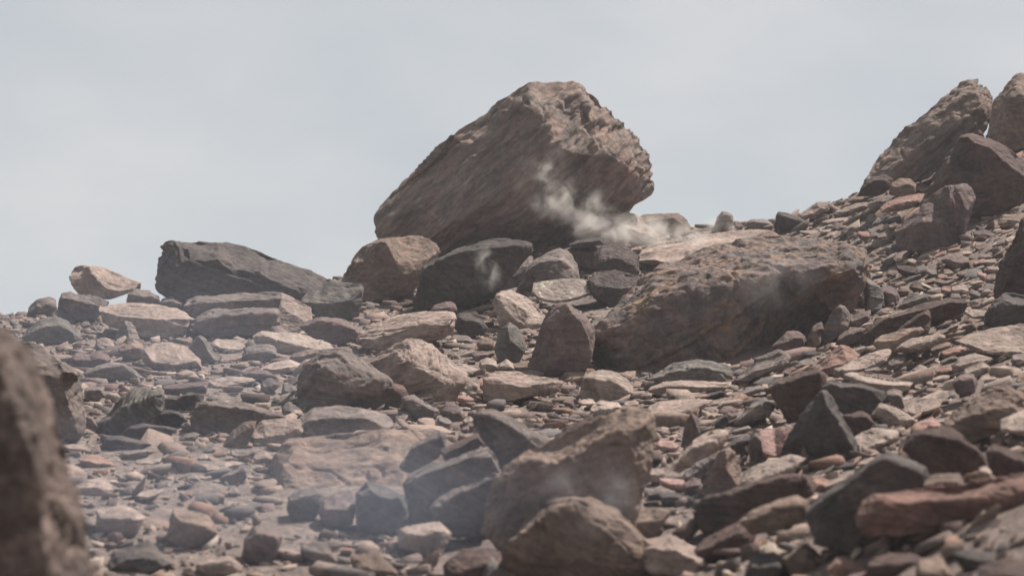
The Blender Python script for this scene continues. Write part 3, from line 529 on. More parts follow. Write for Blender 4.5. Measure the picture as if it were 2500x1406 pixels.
# ---- bottom left
rock('flat_rock', 'dark wedge half buried in the gravel at the lower left', 'g', '530,1168 560,1152 593,1137 604,1144 604,1166 572,1192 548,1180', r=.2, depth=9.0)
rock('flat_rock', 'flat tan slab above the half-buried dark wedge', 't', '470,1145 500,1132 535,1125 597,1129 570,1148 520,1158', r=.6, D=110, depth=9.3)
rock('rock', 'stone with a cream top and bluish front alone on the gravel at the lower left', 't', '180,1200 184,1183 212,1169 259,1165 270,1180 279,1196 272,1212 230,1218 194,1215', '184,1188,.1 215,1190,0 248,1187,-.02 276,1198,.1', D=75, depth=8.5)
rock('flat_rock', 'pinkish flat slab on the gravel right of the blurred left boulder', 'r', '188,1120 224,1110 255,1118 288,1138 240,1142 205,1136', r=.6, D=80, depth=9.3)
rock('flat_rock', 'cream flat slab amid small slates at the lower left', 'l', '328,1126 361,1111 400,1112 392,1128 368,1138 340,1138', r=.75, D=80, depth=9.4)
rock('flat_rock', 'dark arched slab on the left gravel below the grooved slab', 'k', '246,1094 258,1066 299,1066 349,1077 383,1088 350,1100 290,1104', r=.25, D=80, depth=9.9)
rock('flat_rock', 'grey arched slab just below the dark arched one', 'g', '288,1122 299,1103 349,1096 376,1102 350,1116 315,1126', r=.3, D=70, depth=9.6)
rock('stone', 'cream nugget on the gravel near the bottom left', 'l', '328,1212 345,1200 373,1194 405,1194 390,1208 360,1219', r=.7, depth=8.3)
rock('flat_rock', 'tan chip standing on end beside the big grey left boulder', 't', '211,1052 211,1014 224,1017 236,1036 243,1054 228,1060', r=.1, D=20, depth=10.2)
rock('rock', 'small dark boulder on the gravel above the tan standing chip', 'g', '204,975 204,955 219,945 254,944 253,967 240,984', r=.25, depth=11.3)
for a in [(590,1108,90,30,8,'g','grey flake left of the pale tan boulder, lower of two'), (640,1120,64,36,14,'t','tan flake touching the left end of the pale tan boulder'),
          (590,1085,70,24,5,'b','brown flake below the knobby pink-brown rock'), (190,1095,80,26,-6,'t','flat tan slate right of the blurred left boulder'),
          (455,885+60,40,16,0,'t','thin tan slate behind the straight-edged shelf'), (460,1068,60,22,8,'g','flat grey slate below the dark jagged boulder'),
          (430,1105,52,20,-5,'l','pale slate right of the cream flat slab'), (500,1100,56,24,12,'n','greenish slate left of the grey flakes')]:
    blob('stone', a[6], a[5], *a[:5], r=.55)

# ---- right slope, upper
rock('boulder', 'tall leaning slab of rock on the right skyline', 'B', '2105,455,.1 2111,442,.3 2125,424,.5 2134,403 2150,378 2177,351 2209,314 2237,294 2273,260 2316,221 2355,198 2375,189 2400,200 2414,216 2425,244 2425,290 2400,350 2340,400 2250,440 2160,470',
 '2180,410,.0 2240,370,-.05 2300,330,-.08 2350,300,-.08 2400,260,.1;2260,300,.3 2330,250,.3 2380,225,.35', D=150, depth=20.3, strata=1.0, fine=.8, bed=(-.65,-.3,.7), cat='boulder')
rock('boulder', 'brown peak cut by the right edge, highest rock on the skyline', 'b', '2410,330 2423,250 2450,220 2466,198 2482,181 2500,178 2560,205 2620,300 2600,360 2440,370', '2440,300,0 2480,230,0 2530,250,.1', D=150, depth=19.3, cat='boulder')
rock('flat_rock', 'pale ragged slab below the brown peak at the right edge', 't', '2408,318 2440,282 2475,262 2505,249 2560,246 2560,300 2480,300 2440,325', r=.5, D=110, depth=18.4)
rock('boulder', 'large dark red triangular boulder high on the right slope', 'd', '2250,512 2258,490 2271,460 2296,421 2319,376 2332,348 2344,332 2373,321 2398,328 2423,337 2446,348 2467,373 2500,396 2560,430 2600,520 2480,530 2330,528',
 '2345,336,.2 2375,345,-.02 2420,360,-.02 2450,390,-.02 2500,430,0;2320,430,.0 2400,430,-.08 2460,450,-.05', D=180, depth=16.7, strata=.4, chips=.6, cat='boulder')
rock('boulder', 'pyramid-shaped purplish boulder below the large dark red one', 'p', '2185,605 2183,568 2219,529 2258,493 2277,487 2282,476 2299,459 2314,451 2330,454 2362,450 2374,467 2383,481 2362,515 2354,561 2349,600 2292,615 2234,618',
 '2316,454,.1 2320,490,-.08 2318,540,-.12 2300,600,-.05;2334,456,.2 2340,520,.1 2338,590,.1;2250,540,0', D=120, depth=15.6, strata=.3, chips=.5, cat='boulder')
rock('flat_rock', 'long pale slab resting at the foot of the tall leaning slab', 't', '2172,410 2190,397 2214,386 2255,379 2319,372 2314,392 2255,405 2200,420', r=.6, D=120, depth=19)
rock('flat_rock', 'pink-orange slab left of the pyramid-shaped boulder', 'r', '2145,508 2165,492 2195,480 2256,474 2256,490 2235,505 2190,512 2150,522', r=.55, D=120, depth=16.9)
rock('rock', 'rounded brown stone on the upper right slope under the long pale slab', 'b', '2170,475 2176,445 2195,434 2222,434 2238,450 2232,472 2200,480', r=.4, depth=17.8)
rock('rock', 'dark angular rock on the skyline edge below the tall leaning slab', 'd', '2092,480 2105,450 2130,432 2160,425 2180,436 2172,465 2140,480', r=.25, depth=18.4)
for a in [(2258,408,52,20,5,'t','oval tan stone left of the dark red boulder, uppermost'), (2245,432,32,18,-25,'l','bright little block left of the dark red boulder'),
          (2255,460,44,20,-20,'l','pale sliver beside the left foot of the dark red boulder'), (2215,478,76,20,-8,'g','grey arched stone above the pink-orange slab'),
          (2136,503,40,22,10,'l','cream rectangular block left of the pink-orange slab'), (2115,470,60,22,20,'b','brown stone under the dark angular skyline rock'),
          (2085,510,90,22,15,'t','long tan slate near the skyline of the right slope'), (2095,487,60,18,12,'b','brown slate just under the skyline edge'),
          (2128,540,34,38,0,'g','grey upright chip below the cream rectangular block'), (2040,540,70,16,6,'t','thin tan slate right of the skyline tan slab'),
          (2060,520,60,20,18,'p','purplish slate right of the skyline tan slab'), (2178,540,66,26,10,'k','dark stone below the pink-orange slab'),
          (2110,577,42,28,0,'r','orange block above the dark fin of rock'), (2302,608,64,20,8,'r','orange flat slate at the foot of the pyramid-shaped boulder'),
          (2250,612,34,24,0,'g','grey pebble left of the orange flat slate'), (2336,638,74,42,-20,'p','purplish rounded rock below the orange flat slate'),
          (2218,662,66,34,-8,'d','reddish block on the scree below the pyramid-shaped boulder'), (2196,600,36,44,30,'n','greenish chip leaning on the pyramid-shaped boulder'),
          (2176,672,36,30,-30,'b','brown tilted chip left of the reddish block'), (2238,702,50,30,-40,'d','tilted red chip above the long red slab'),
          (2205,712,32,28,0,'b','round brown stone above the left end of the long red slab'), (2262,700,50,14,-25,'l','pale sliver above the long red slab'),
          (2342,708,54,26,2,'t','neat rectangular tan slab above the right end of the long red slab'), (2380,718,34,20,-25,'g','grey stone right of the rectangular tan slab'),
          (2470,588,40,22,10,'l','bright white-edged stone near the right edge'), (2418,640,48,22,8,'t','tan stone on the right scree, upper of two by the edge boulder'),
          (2424,658,48,20,-5,'t','tan stone on the right scree, lower of two by the edge boulder'), (2420,510,32,26,-50,'f','pink upright chip below the dark red boulder'),
          (2468,540,70,36,5,'b','brown block at the right foot of the dark red boulder'), (2450,500,60,24,0,'k','dark stone touching the base of the dark red boulder'),
          (2390,520,40,20,-20,'t','tan chip below the dark red boulder'), (2480,612,50,26,-5,'d','dark red stone above the right edge boulder'),
          (2370,620,50,16,-8,'t','thin tan slate right of the orange flat slate'), (2395,672,34,18,-30,'f','pinkish chip on the right scree'), 
          (2400,575,54,28,-10,'p','purplish stone in the scree under the dark red boulder'), (2470,655,24,30,0,'l','white chip against the right edge boulder'),
          (2280,668,46,20,-20,'g','grey chip right of the reddish block'), (2300,690,40,20,-10,'p','purplish chip above the rectangular tan slab'),
          (2170,640,44,20,-5,'b','flat brown chip on the scree right of the dark fin of rock'), (2150,600,44,18,-10,'g','flat grey chip right of the orange block'),
          (2230,640,40,16,-15,'t','flat tan chip above the reddish block'), (2030,565,70,14,4,'l','thin bright slate on the brow above the pitted boulder'),
          (1980,570,60,16,-4,'t','thin tan slate on the brow above the pitted boulder')]:
    blob('stone', a[6], a[5], *a[:5], r=.5)
rock('boulder', 'reddish boulder cut by the right edge halfway up', 'd', '2600,500 2500,525 2480,595 2455,625 2438,670 2428,710 2425,745 2500,760 2600,760', '2480,640,0 2500,600,0 2560,600,0;2460,690,-.05', D=130, depth=12.5, cat='boulder')
rock('boulder', 'dark rock at the foot of the reddish edge boulder', 'k', '2402,790 2405,765 2430,730 2448,715 2470,728 2500,732 2580,735 2580,800 2500,800 2440,800', r=.2, depth=11.8, cat='boulder')

# ---- right slope, middle
rock('flat_rock', 'long dark red slab lying along the right slope', 'd', '2098,838 2100,820 2113,797 2152,770 2227,747 2270,736 2318,727 2357,729 2369,737 2360,764 2292,782 2240,800 2188,815 2140,838 2112,848', '2110,808,.1 2155,782,0 2230,758,-.02 2320,738,-.02 2362,740,.1;2150,815,-.03 2240,785,-.04', D=110, depth=12.2, chips=.6)
rock('flat_rock', 'pointed dark slab propped against the long dark red slab', 'd', '2184,812 2215,785 2240,768 2269,754 2276,778 2268,812 2225,828', r=.12, D=60, depth=11.8)
rock('flat_rock', 'brown slab with a rounded right end below the pointed dark slab', 'b', '2126,838 2150,818 2188,808 2250,798 2259,808 2230,832 2192,864 2150,862', r=.3, D=80, depth=11.6)
rock('flat_rock', 'ribbed tan slab below the rounded brown one', 't', '2188,855 2200,842 2227,827 2292,812 2310,824 2282,840 2220,860', r=.6, D=100, depth=11.2, strata=1.6)
rock('flat_rock', 'wide smooth peach-tan slab at the right edge in the middle of the slope', 't', '2325,832 2360,815 2422,801 2500,788 2600,785 2600,880 2450,872 2380,860', r=.85, D=200, depth=10.6, strata=.5)
rock('rock', 'upright smooth grey tombstone-shaped rock right of the pitted boulder', 'g', '1994,842 2000,820 2011,799 2025,775 2037,755 2050,744 2066,749 2080,775 2075,800 2052,822 2025,838', '2052,750,.1 2048,790,-.08 2035,825,-.04', D=60, depth=13.0, rnd=3, strata=.3)
rock('rock', 'purplish rounded rock in the shade of the pitted boulder', 'p', '1884,846 1900,828 1920,809 1949,807 1970,822 1967,853 1930,866 1900,860', r=.35, depth=13.1)
rock('rock', 'brown rock between the purplish one and the tombstone-shaped rock', 'b', '1968,852 1970,828 1983,796 2006,785 2012,805 2003,842 1985,856', r=.3, depth=13.2)
rock('rock', 'pink-grey rock behind the left end of the long dark red slab', 'p', '2070,800 2075,775 2095,762 2126,756 2124,780 2100,798', r=.5, depth=13)
rock('rock', 'purplish rock in front of the tombstone-shaped rock', 'p', '2036,842 2050,820 2070,804 2108,798 2112,815 2095,835 2060,848', r=.3, depth=12.7)
rock('flat_rock', 'bright orange-tan slab tilted up below the tombstone-shaped rock', 'r', '1990,915 1998,895 2027,861 2053,842 2072,846 2102,866 2080,892 2040,912', '1996,905,.0 2030,895,0 2070,888,0', D=110, depth=11.8, strata=.4)
rock('flat_rock', 'grey-tan slab tilted up right of the orange-tan slab', 't', '2036,905 2084,879 2123,859 2170,849 2182,857 2165,884 2133,908 2108,920 2070,918', '2050,906,0 2090,903,0 2120,898,-.02 2165,870,.05', D=110, depth=11.4, strata=.8)
rock('flat_rock', 'small greenish slab above the long dark red slab', 'n', '2190,752 2205,735 2240,722 2265,718 2268,732 2230,745 2205,756', r=.4, depth=13.2)
rock('stone', 'small white flake with a rusty notch right of the long dark red slab', 'l', '2356,766 2373,755 2411,759 2403,780 2372,778', r=.75, depth=12.0)
rock('stone', 'dark round cobble near the right edge in front of the ribbed scree', 'p', '2322,938 2326,925 2345,912 2380,912 2390,932 2380,960 2352,968 2335,958', r=.25, depth=9.2, rnd=3)
for a in [(2130,905,50,24,15,'g','grey stone right of the tilted grey-tan slab'), (2160,925,46,26,-10,'p','purplish stone below the tilted grey-tan slab'),
          (2190,885,60,34,25,'g','grey boulder-stone right of the tilted grey-tan slab'), (2245,880,30,24,0,'f','bright pink pebble on the right slope'),
          (2248,905,60,30,15,'t','tan stone under the bright pink pebble'), (2278,880,34,14,0,'l','white chip right of the bright pink pebble'),
          (2305,905,50,26,10,'r','rusty stone left of the sunlit domed stone'), (2370,885,110,40,12,'t','long tan stone right of the rusty stone'),
          (2385,905,70,34,20,'l','bright sloping stone on the right slope above the dark round cobble'), (2440,905,50,34,0,'p','pinkish round stone near the right edge'),
          (2260,920,46,30,0,'p','small purplish cone-shaped stone'), (2440,830,60,30,20,'b','brown knob on the peach-tan slab'),
          (2440,860,80,36,18,'b','brown rough stone below the peach-tan slab'), (2330,860,80,24,18,'r','rusty slab left of the brown rough stone'),
          (2295,850,60,20,20,'b','brown slate right of the ribbed tan slab'), (2460,920,30,16,-30,'l','white slanting chip near the right edge'),
          (2340,820-15,60,22,15,'t','tan slate between the red slab and the peach-tan slab'), (2385,795,60,18,10,'b','brown slate under the white flake'),
          (2410,925,60,30,10,'t','tan cobble right of the dark round cobble'), (2280,955,70,20,0,'b','brown flat stone left of the dark round cobble'),
          (1965,890,60,26,15,'g','grey stone between the tilted block and the orange-tan slab'), (1975,865,40,22,0,'k','dark stone below the purplish rounded rock'),
          (1930,905,56,14,8,'l','thin bright slate above the dark red upright slab'), (1885,925,60,22,25,'t','tan slate left of the dark red upright slab'),
          (1830,955,90,24,18,'g','grey slab right of the long thin pale slab'), (1735,965,80,20,12,'k','dark slate below the right end of the thin pale slab'),
          (1780,985,70,20,15,'t','tan slate left of the orange-topped stone'), (1700,965,60,18,0,'l','pale slate in the centre right gravel'),
          (1640,965,50,16,5,'g','grey slate in the centre right gravel')]:
    blob('stone', a[6], a[5], *a[:5], r=.5)

# ---- right slope, lower and foreground
rock('boulder', 'dark pyramid-shaped stone standing out in the lower right', 'k', '1896,1122 1910,1090 1936,1036 1967,989 1985,965 2001,952 2016,951 2032,968 2048,1007 2066,1040 2086,1067 2099,1109 2088,1128 2032,1152 1967,1148',
 '2008,955,.1 2018,985,-.1 2050,1030,-.12 2080,1085,-.1 2085,1120,-.05;1960,1060,.0 1990,1120,-.1', D=100, depth=8.7, strata=.3, chips=.4, cat='boulder')
rock('flat_rock', 'dark red-brown slab on edge behind the dark pyramid-shaped stone', 'd', '1876,950 1902,928 1954,908 1996,901 2017,911 2018,928 2005,955 1970,1000 1945,1034 1922,1034 1902,990', r=.07, D=80, depth=9.6, strata=.2, chips=.3)
rock('flat_rock', 'dark grey slab on edge right of the dark pyramid-shaped stone', 'k', '2004,945 2016,930 2058,934 2097,936 2130,944 2163,954 2155,985 2134,1016 2060,1018 2030,970', r=.08, D=80, depth=9.4, strata=.3, chips=.3)
rock('flat_rock', 'long tan slab with a bright wavy edge behind the dark slab on edge', 'l', '2054,916 2080,908 2110,918 2188,928 2230,935 2215,952 2162,956 2084,938', r=.5, D=120, depth=9.9)
rock('rock', 'reddish brown rock right of the dark pyramid-shaped stone', 'd', '2050,1012 2105,1002 2126,1012 2152,1048 2112,1062 2080,1072', r=.2, depth=9.0)
rock('flat_rock', 'stone with a bright white top edge left of the flat grey slabs', 'l', '2128,1018 2138,1000 2149,984 2190,998 2237,1023 2205,1050 2162,1050', '2140,1000,.05 2155,992,0 2200,1024,-.03 2228,1026,.1', D=60, depth=9.0)
rock('rock', 'small upright grey stone behind the white-edged stone', 'g', '2147,988 2155,965 2165,953 2183,948 2200,955 2208,996 2180,1004', r=.25, depth=9.5)
rock('flat_rock', 'cream layered slab right of the dark pyramid-shaped stone', 'l', '2083,1068 2105,1056 2136,1047 2193,1051 2198,1072 2162,1085 2100,1112', r=.8, D=110, depth=8.5, strata=1.4)
rock('flat_rock', 'flat grey slab in the lower right, nearer one of two', 't', '2202,1000 2230,985 2261,975 2302,975 2294,1000 2227,1022', r=.8, D=120, depth=9.1, strata=.5)
rock('flat_rock', 'flat grey slab in the lower right, farther one of two', 't', '2238,978 2265,962 2292,952 2343,954 2320,970 2280,978', r=.8, D=110, depth=9.6, strata=.5)
rock('boulder', 'rough brown boulder near the right edge in the foreground', 'b', '2288,1048 2310,1020 2339,1000 2365,975 2391,957 2425,948 2461,941 2500,962 2540,1000 2500,1030 2450,1050 2422,1065 2370,1092 2325,1080',
 '2320,1040,.05 2370,1010,0 2430,1000,-.05 2470,990,0;2400,1050,-.05', D=120, depth=8.0, pits=.3, cat='boulder')
rock('flat_rock', 'cream block on the right edge beside the rough brown boulder', 'l', '2442,1052 2444,1026 2470,1012 2502,1003 2560,1000 2560,1052 2500,1058', r=.8, D=80, depth=7.4)
rock('stone', 'pink stone with a red notch in front of the rough brown boulder', 'f', '2232,1052 2240,1032 2276,1014 2297,1034 2290,1056 2255,1060', r=.6, depth=8.3)
rock('boulder', 'large very dark red block out of focus at the lower right', 'd', '2205,1095 2211,1062 2240,1051 2290,1047 2334,1045 2360,1080 2404,1112 2412,1138 2370,1165 2344,1180 2276,1165 2240,1130', r=.1, D=120, depth=6.9, strata=.3, cat='boulder')
rock('rock', 'dark brown rock at the right edge next to the very dark red block', 'd', '2404,1105 2422,1084 2461,1094 2500,1117 2560,1135 2560,1185 2474,1175 2422,1160', r=.25, D=90, depth=6.6)
rock('boulder', 'big blurred dark triangular boulder at the bottom right', 'k', '1960,1260 1980,1228 2019,1192 2084,1148 2136,1114 2170,1100 2201,1108 2266,1139 2278,1156 2250,1200 2240,1260 2200,1330 2100,1350 1990,1330',
 '1990,1235,.1 2030,1200,.05 2090,1160,0 2140,1128,0 2172,1116,-.02 2205,1126,0 2262,1156,.05;2120,1220,-.05', D=140, depth=6.4, strata=.3, chips=.5, cat='boulder')
rock('rock', 'blurred olive-brown cobble right of the big dark triangular boulder', 'b', '2210,1200 2222,1180 2235,1168 2292,1156 2344,1157 2355,1178 2342,1202 2266,1215', r=.35, depth=6.1, rnd=3)
rock('flat_rock', 'blurred rust red slab along the bottom right', 'R', '2085,1265 2100,1225 2123,1207 2214,1201 2344,1201 2435,1186 2500,1164 2600,1150 2600,1270 2300,1305 2100,1305', r=.2, D=160)
rock('stone', 'small upright tan pebble left of the right edge, bottom right', 't', '2386,1170 2390,1142 2405,1136 2420,1150 2424,1185 2405,1200', r=.2, depth=6.0)
rock('flat_rock', 'flat pale grey slab leaning on the dark pyramid-shaped stone foot', 'l', '1804,1188 1813,1153 1850,1134 1929,1110 1970,1118 1938,1148 1880,1172 1822,1200', r=.85, D=110, depth=7.8, strata=.4)
rock('rock', 'dark brown arched rock in front of the flat pale grey slab', 'd', '1690,1260 1720,1215 1780,1188 1850,1165 1930,1148 1978,1155 2003,1185 1988,1206 1940,1222 1860,1250 1800,1290 1720,1300', r=.13, D=110, depth=7.0)
rock('flat_rock', 'blurred thin slab with a bright rim along the bottom edge, lower right', 'b', '1800,1270 1850,1240 1900,1222 1945,1210 1975,1225 1965,1262 1900,1300 1830,1310', r=.25, D=90, depth=6.2)
rock('rock', 'pointed grey-brown stone left of the flat pale grey slab', 'b', '1700,1215 1712,1180 1730,1145 1755,1105 1780,1094 1797,1110 1811,1150 1815,1188 1765,1222', '1778,1098,.1 1770,1140,-.08 1792,1172,-.08 1795,1200,-.05', D=80, depth=8.0)
rock('flat_rock', 'leaning mottled slab rising right in the lower right centre, longest of three', 't', '1630,1150 1645,1128 1658,1113 1692,1078 1720,1062 1745,1054 1778,1055 1762,1084 1732,1105 1692,1134 1658,1160', '1640,1146,.05 1690,1100,.02 1750,1075,.05', D=90, depth=9.0)
rock('flat_rock', 'leaning grey slab below the mottled one, middle of three', 'g', '1655,1182 1672,1150 1700,1128 1738,1108 1762,1100 1752,1125 1715,1160 1680,1186', r=.5, D=70, depth=8.6)
rock('flat_rock', 'dark-edged slab right of the mottled leaning slab', 'k', '1760,1110 1780,1080 1806,1062 1832,1056 1838,1085 1825,1110 1790,1122', r=.25, D=60, depth=8.9)
rock('flat_rock', 'salmon red flat stone left of the dark pyramid-shaped stone', 'f', '1850,1075 1855,1052 1890,1044 1938,1038 1928,1066 1905,1112 1880,1122 1862,1112', '1865,1116,0 1895,1112,0', D=100, depth=8.9, strata=.3)
rock('stone', 'narrow grey stone on end left of the salmon red stone', 'g', '1828,1118 1830,1075 1845,1055 1858,1070 1862,1110 1850,1132', r=.1, depth=8.7)
rock('rock', 'green-grey stone with an orange rim on the lower right slope', 'n', '1790,1035 1810,1010 1837,986 1866,972 1892,990 1880,1014 1850,1028 1812,1046', '1800,1028,.05 1835,1000,.02 1865,984,0 1886,995,.05', D=70, depth=9.8)
rock('rock', 'dark wedge left of the green-grey stone', 'k', '1732,1050 1745,1026 1776,1006 1782,1026 1768,1050', r=.2, depth=9.9)
rock('rock', 'narrow purple stone standing on end in the lower right centre', 'p', '1662,1092 1668,1050 1676,1023 1690,1006 1710,1022 1710,1058 1692,1095', '1690,1010,.05 1700,1040,-.08 1695,1085,-.05', D=45, depth=9.5)
rock('stone', 'bright pink stone in the shadow right of the knobbly foreground boulder', 'f', '1598,1088 1610,1075 1640,1077 1660,1087 1652,1100 1615,1102', r=.6, depth=9.0)
for a in [(1600,1160,50,44,0,'l','pale stone at the right foot of the knobbly foreground boulder'), (1645,1180,76,36,-10,'f','pinkish stone below the leaning grey slab'),
          (1615,1205,90,32,5,'g','grey stone at the bottom right of the knobbly foreground boulder'), (1690,1190,50,46,30,'p','purplish stone left of the pointed grey-brown stone'),
          (1640,1035,60,22,5,'l','cream crumbly stone right of the knobbly foreground boulder'), (1655,1215,110,30,0,'k','dark flat stone at the bottom centre right'),
          (1850,1030,60,18,8,'l','pale thin slate below the green-grey stone'), (1810,1050,70,16,14,'g','grey thin slate below the green-grey stone'),
          (2120,1130,60,26,15,'t','cream shard above the big dark triangular boulder'), (2060,1140,70,30,10,'k','dark splinter at the foot of the dark pyramid-shaped stone'),
          (2180,1100,60,20,0,'t','tan flake above the big dark triangular boulder'), (2330,1010,60,22,12,'t','cream slate in front of the flat grey slabs'),
          (2300,1030,40,16,6,'l','small white flake by the pink notched stone'), (2400,970,70,22,5,'t','tan slate above the rough brown boulder'),
          (2480,1075,70,30,0,'t','tan cobble below the cream block on the right edge'), (2440,1185,90,30,14,'g','blurred grey flake above the rust red slab'),
          (2480,1135,60,30,10,'r','blurred rusty stone at the lower right edge'), (2440,1075,50,30,20,'g','grey cobble left of the tan cobble on the right edge'),
          (2000,1075+110,50,40,0,'r','small rusty block under the flat pale grey slab'), (2050,1175,80,26,25,'t','tan blade lying above the big dark triangular boulder')]:
    blob('stone', a[6], a[5], *a[:5], r=.45)
# ================================================================== more loose stones, the rubble, the ground, smoke and haze
rg = random.Random(11)
def occ(x, y, m=6):
    for (o, cx, y0, y1, W, Y0) in allrocks:
        if abs(x - cx) < W * .5 + m and y0 - m < y < y1 + m: return True
    return False
# ---- below the picture strip: bigger, nearer stones continue the slope to the bottom of the frame
low = [(60,1290,0),(290,1265,1),(470,1290,2),(640,1330,3),(330,1370,4),(540,1385,5),(780,1350,6),(900,1390,7),(1030,1320,8),(1150,1390,9),(1340,1400,10),(1560,1280,11),(1640,1360,12),
       (1760,1330,13),(1860,1390,14),(1960,1370,15),(2080,1395,16),(2190,1380,17),(2290,1400,18),(2390,1370,19),(2480,1400,20),(1480,1350,21),(1230,1400,22)]
kk = ['g','t','b','p','k','t','g','b','t','d','g','b','t','d','k','b','r','d','b','k','d','t','g']
pos = ['far left','left','left of centre','centre','right of centre','right','far right']
for (x, y, i) in low:
    where = pos[min(6, int(x / 2500 * 7))]
    blob('rock', 'blurred %s rock along the bottom edge, %s' % (CNAME[kk[i]], where), kk[i], x, y, rg.uniform(110, 190), rg.uniform(60, 110), rg.uniform(-15, 25), r=rg.uniform(.25, .6), vox=4, group='near blurred rocks along the bottom edge')
# ---- medium stones scattered over the scree, each an object of its own
cnt = 0; tries = 0
zones = [  # x0,x1,y0,y1, number, size range, kinds, words
 (210, 730, 900, 1220, 18, (22, 44), 'gtglb', 'gravel flat on the left'),
 (60, 480, 770, 880, 16, (18, 36), 'gtgb', 'bank below the left skyline'),
 (900, 1450, 750, 1060, 22, (20, 40), 'tbgpl', 'gaps between the central boulders'),
 (1400, 1900, 930, 1120, 22, (20, 42), 'tlgpb', 'slope below the pitted boulder'),
 (2130, 2500, 500, 740, 34, (18, 38), 'btrpdg', 'scree below the pyramid-shaped boulder'),
 (2100, 2500, 800, 1040, 24, (22, 44), 'tbrlpg', 'lower right scree'),
 (1640, 2250, 500, 600, 14, (16, 34), 'tbp', 'brow of the right slope'),
]
for (x0, x1, y0, y1, n, (s0, s1), kinds, words) in zones:
    k = 0; t_ = 0
    while k < n and t_ < 600:
        t_ += 1; x = rg.uniform(x0, x1); y = rg.uniform(y0, y1)
        if occ(x, y, 1): continue
        s = rg.uniform(s0, s1) ; kd = rg.choice(kinds)
        if not hits(x, y + 4): continue
        flat = rg.random() < .6
        o = blob('stone', '%s %s among the loose rubble of the %s' % (('flat' if flat else 'blocky'), CNAME[kd] + ' stone', words), kd, x, y, s * (1.25 if flat else 1), s * (.42 if flat else .75), rg.gauss(6, 12), r=rg.uniform(.35, .75), vox=2.0, group='loose stones of the ' + words, D=s * .9)
        k += 1; cnt += 1
print('individual stones', len(allrocks))

# ---- rubble: thousands of small slates as one mass
def proto(seed):
    r = random.Random(seed); bm = bmesh.new(); n = r.choice((4, 5, 5, 6)); th = r.uniform(.10, .26) if r.random() < .75 else r.uniform(.35, .6); pts = []; hx, hy = r.uniform(-.16, .16), r.uniform(-.16, .16)
    for i in range(n):
        a = 2 * math.pi * (i + r.uniform(-.3, .3)) / n; e = r.uniform(.6, 1.15)
        x, y = math.cos(a) * e, math.sin(a) * e * r.uniform(.6, .9)
        pts += [(x, y, r.uniform(-.3, .1) * th), (x * .9 + hx, y * .9 + hy, th * r.uniform(.6, 1.1)), (x * .9, y * .9, -th * r.uniform(.7, 1.0))]
    vs = [bm.verts.new(p) for p in pts]; bmesh.ops.convex_hull(bm, input=vs)
    for v in [v for v in bm.verts if not v.link_faces]: bm.verts.remove(v)
    bmesh.ops.triangulate(bm, faces=bm.faces[:])
    bmesh.ops.bevel(bm, geom=bm.edges[:], offset=.035, segments=1, affect='EDGES', profile=.5) if seed % 3 == 0 else None
    bmesh.ops.triangulate(bm, faces=bm.faces[:])
    bm.verts.index_update(); co = np.array([v.co[:] for v in bm.verts]); fa = np.array([[v.index for v in f.verts] for f in bm.faces]); bm.free()
    return co, fa
protos = [proto(s) for s in range(40)]
prng = np.random.RandomState(3)
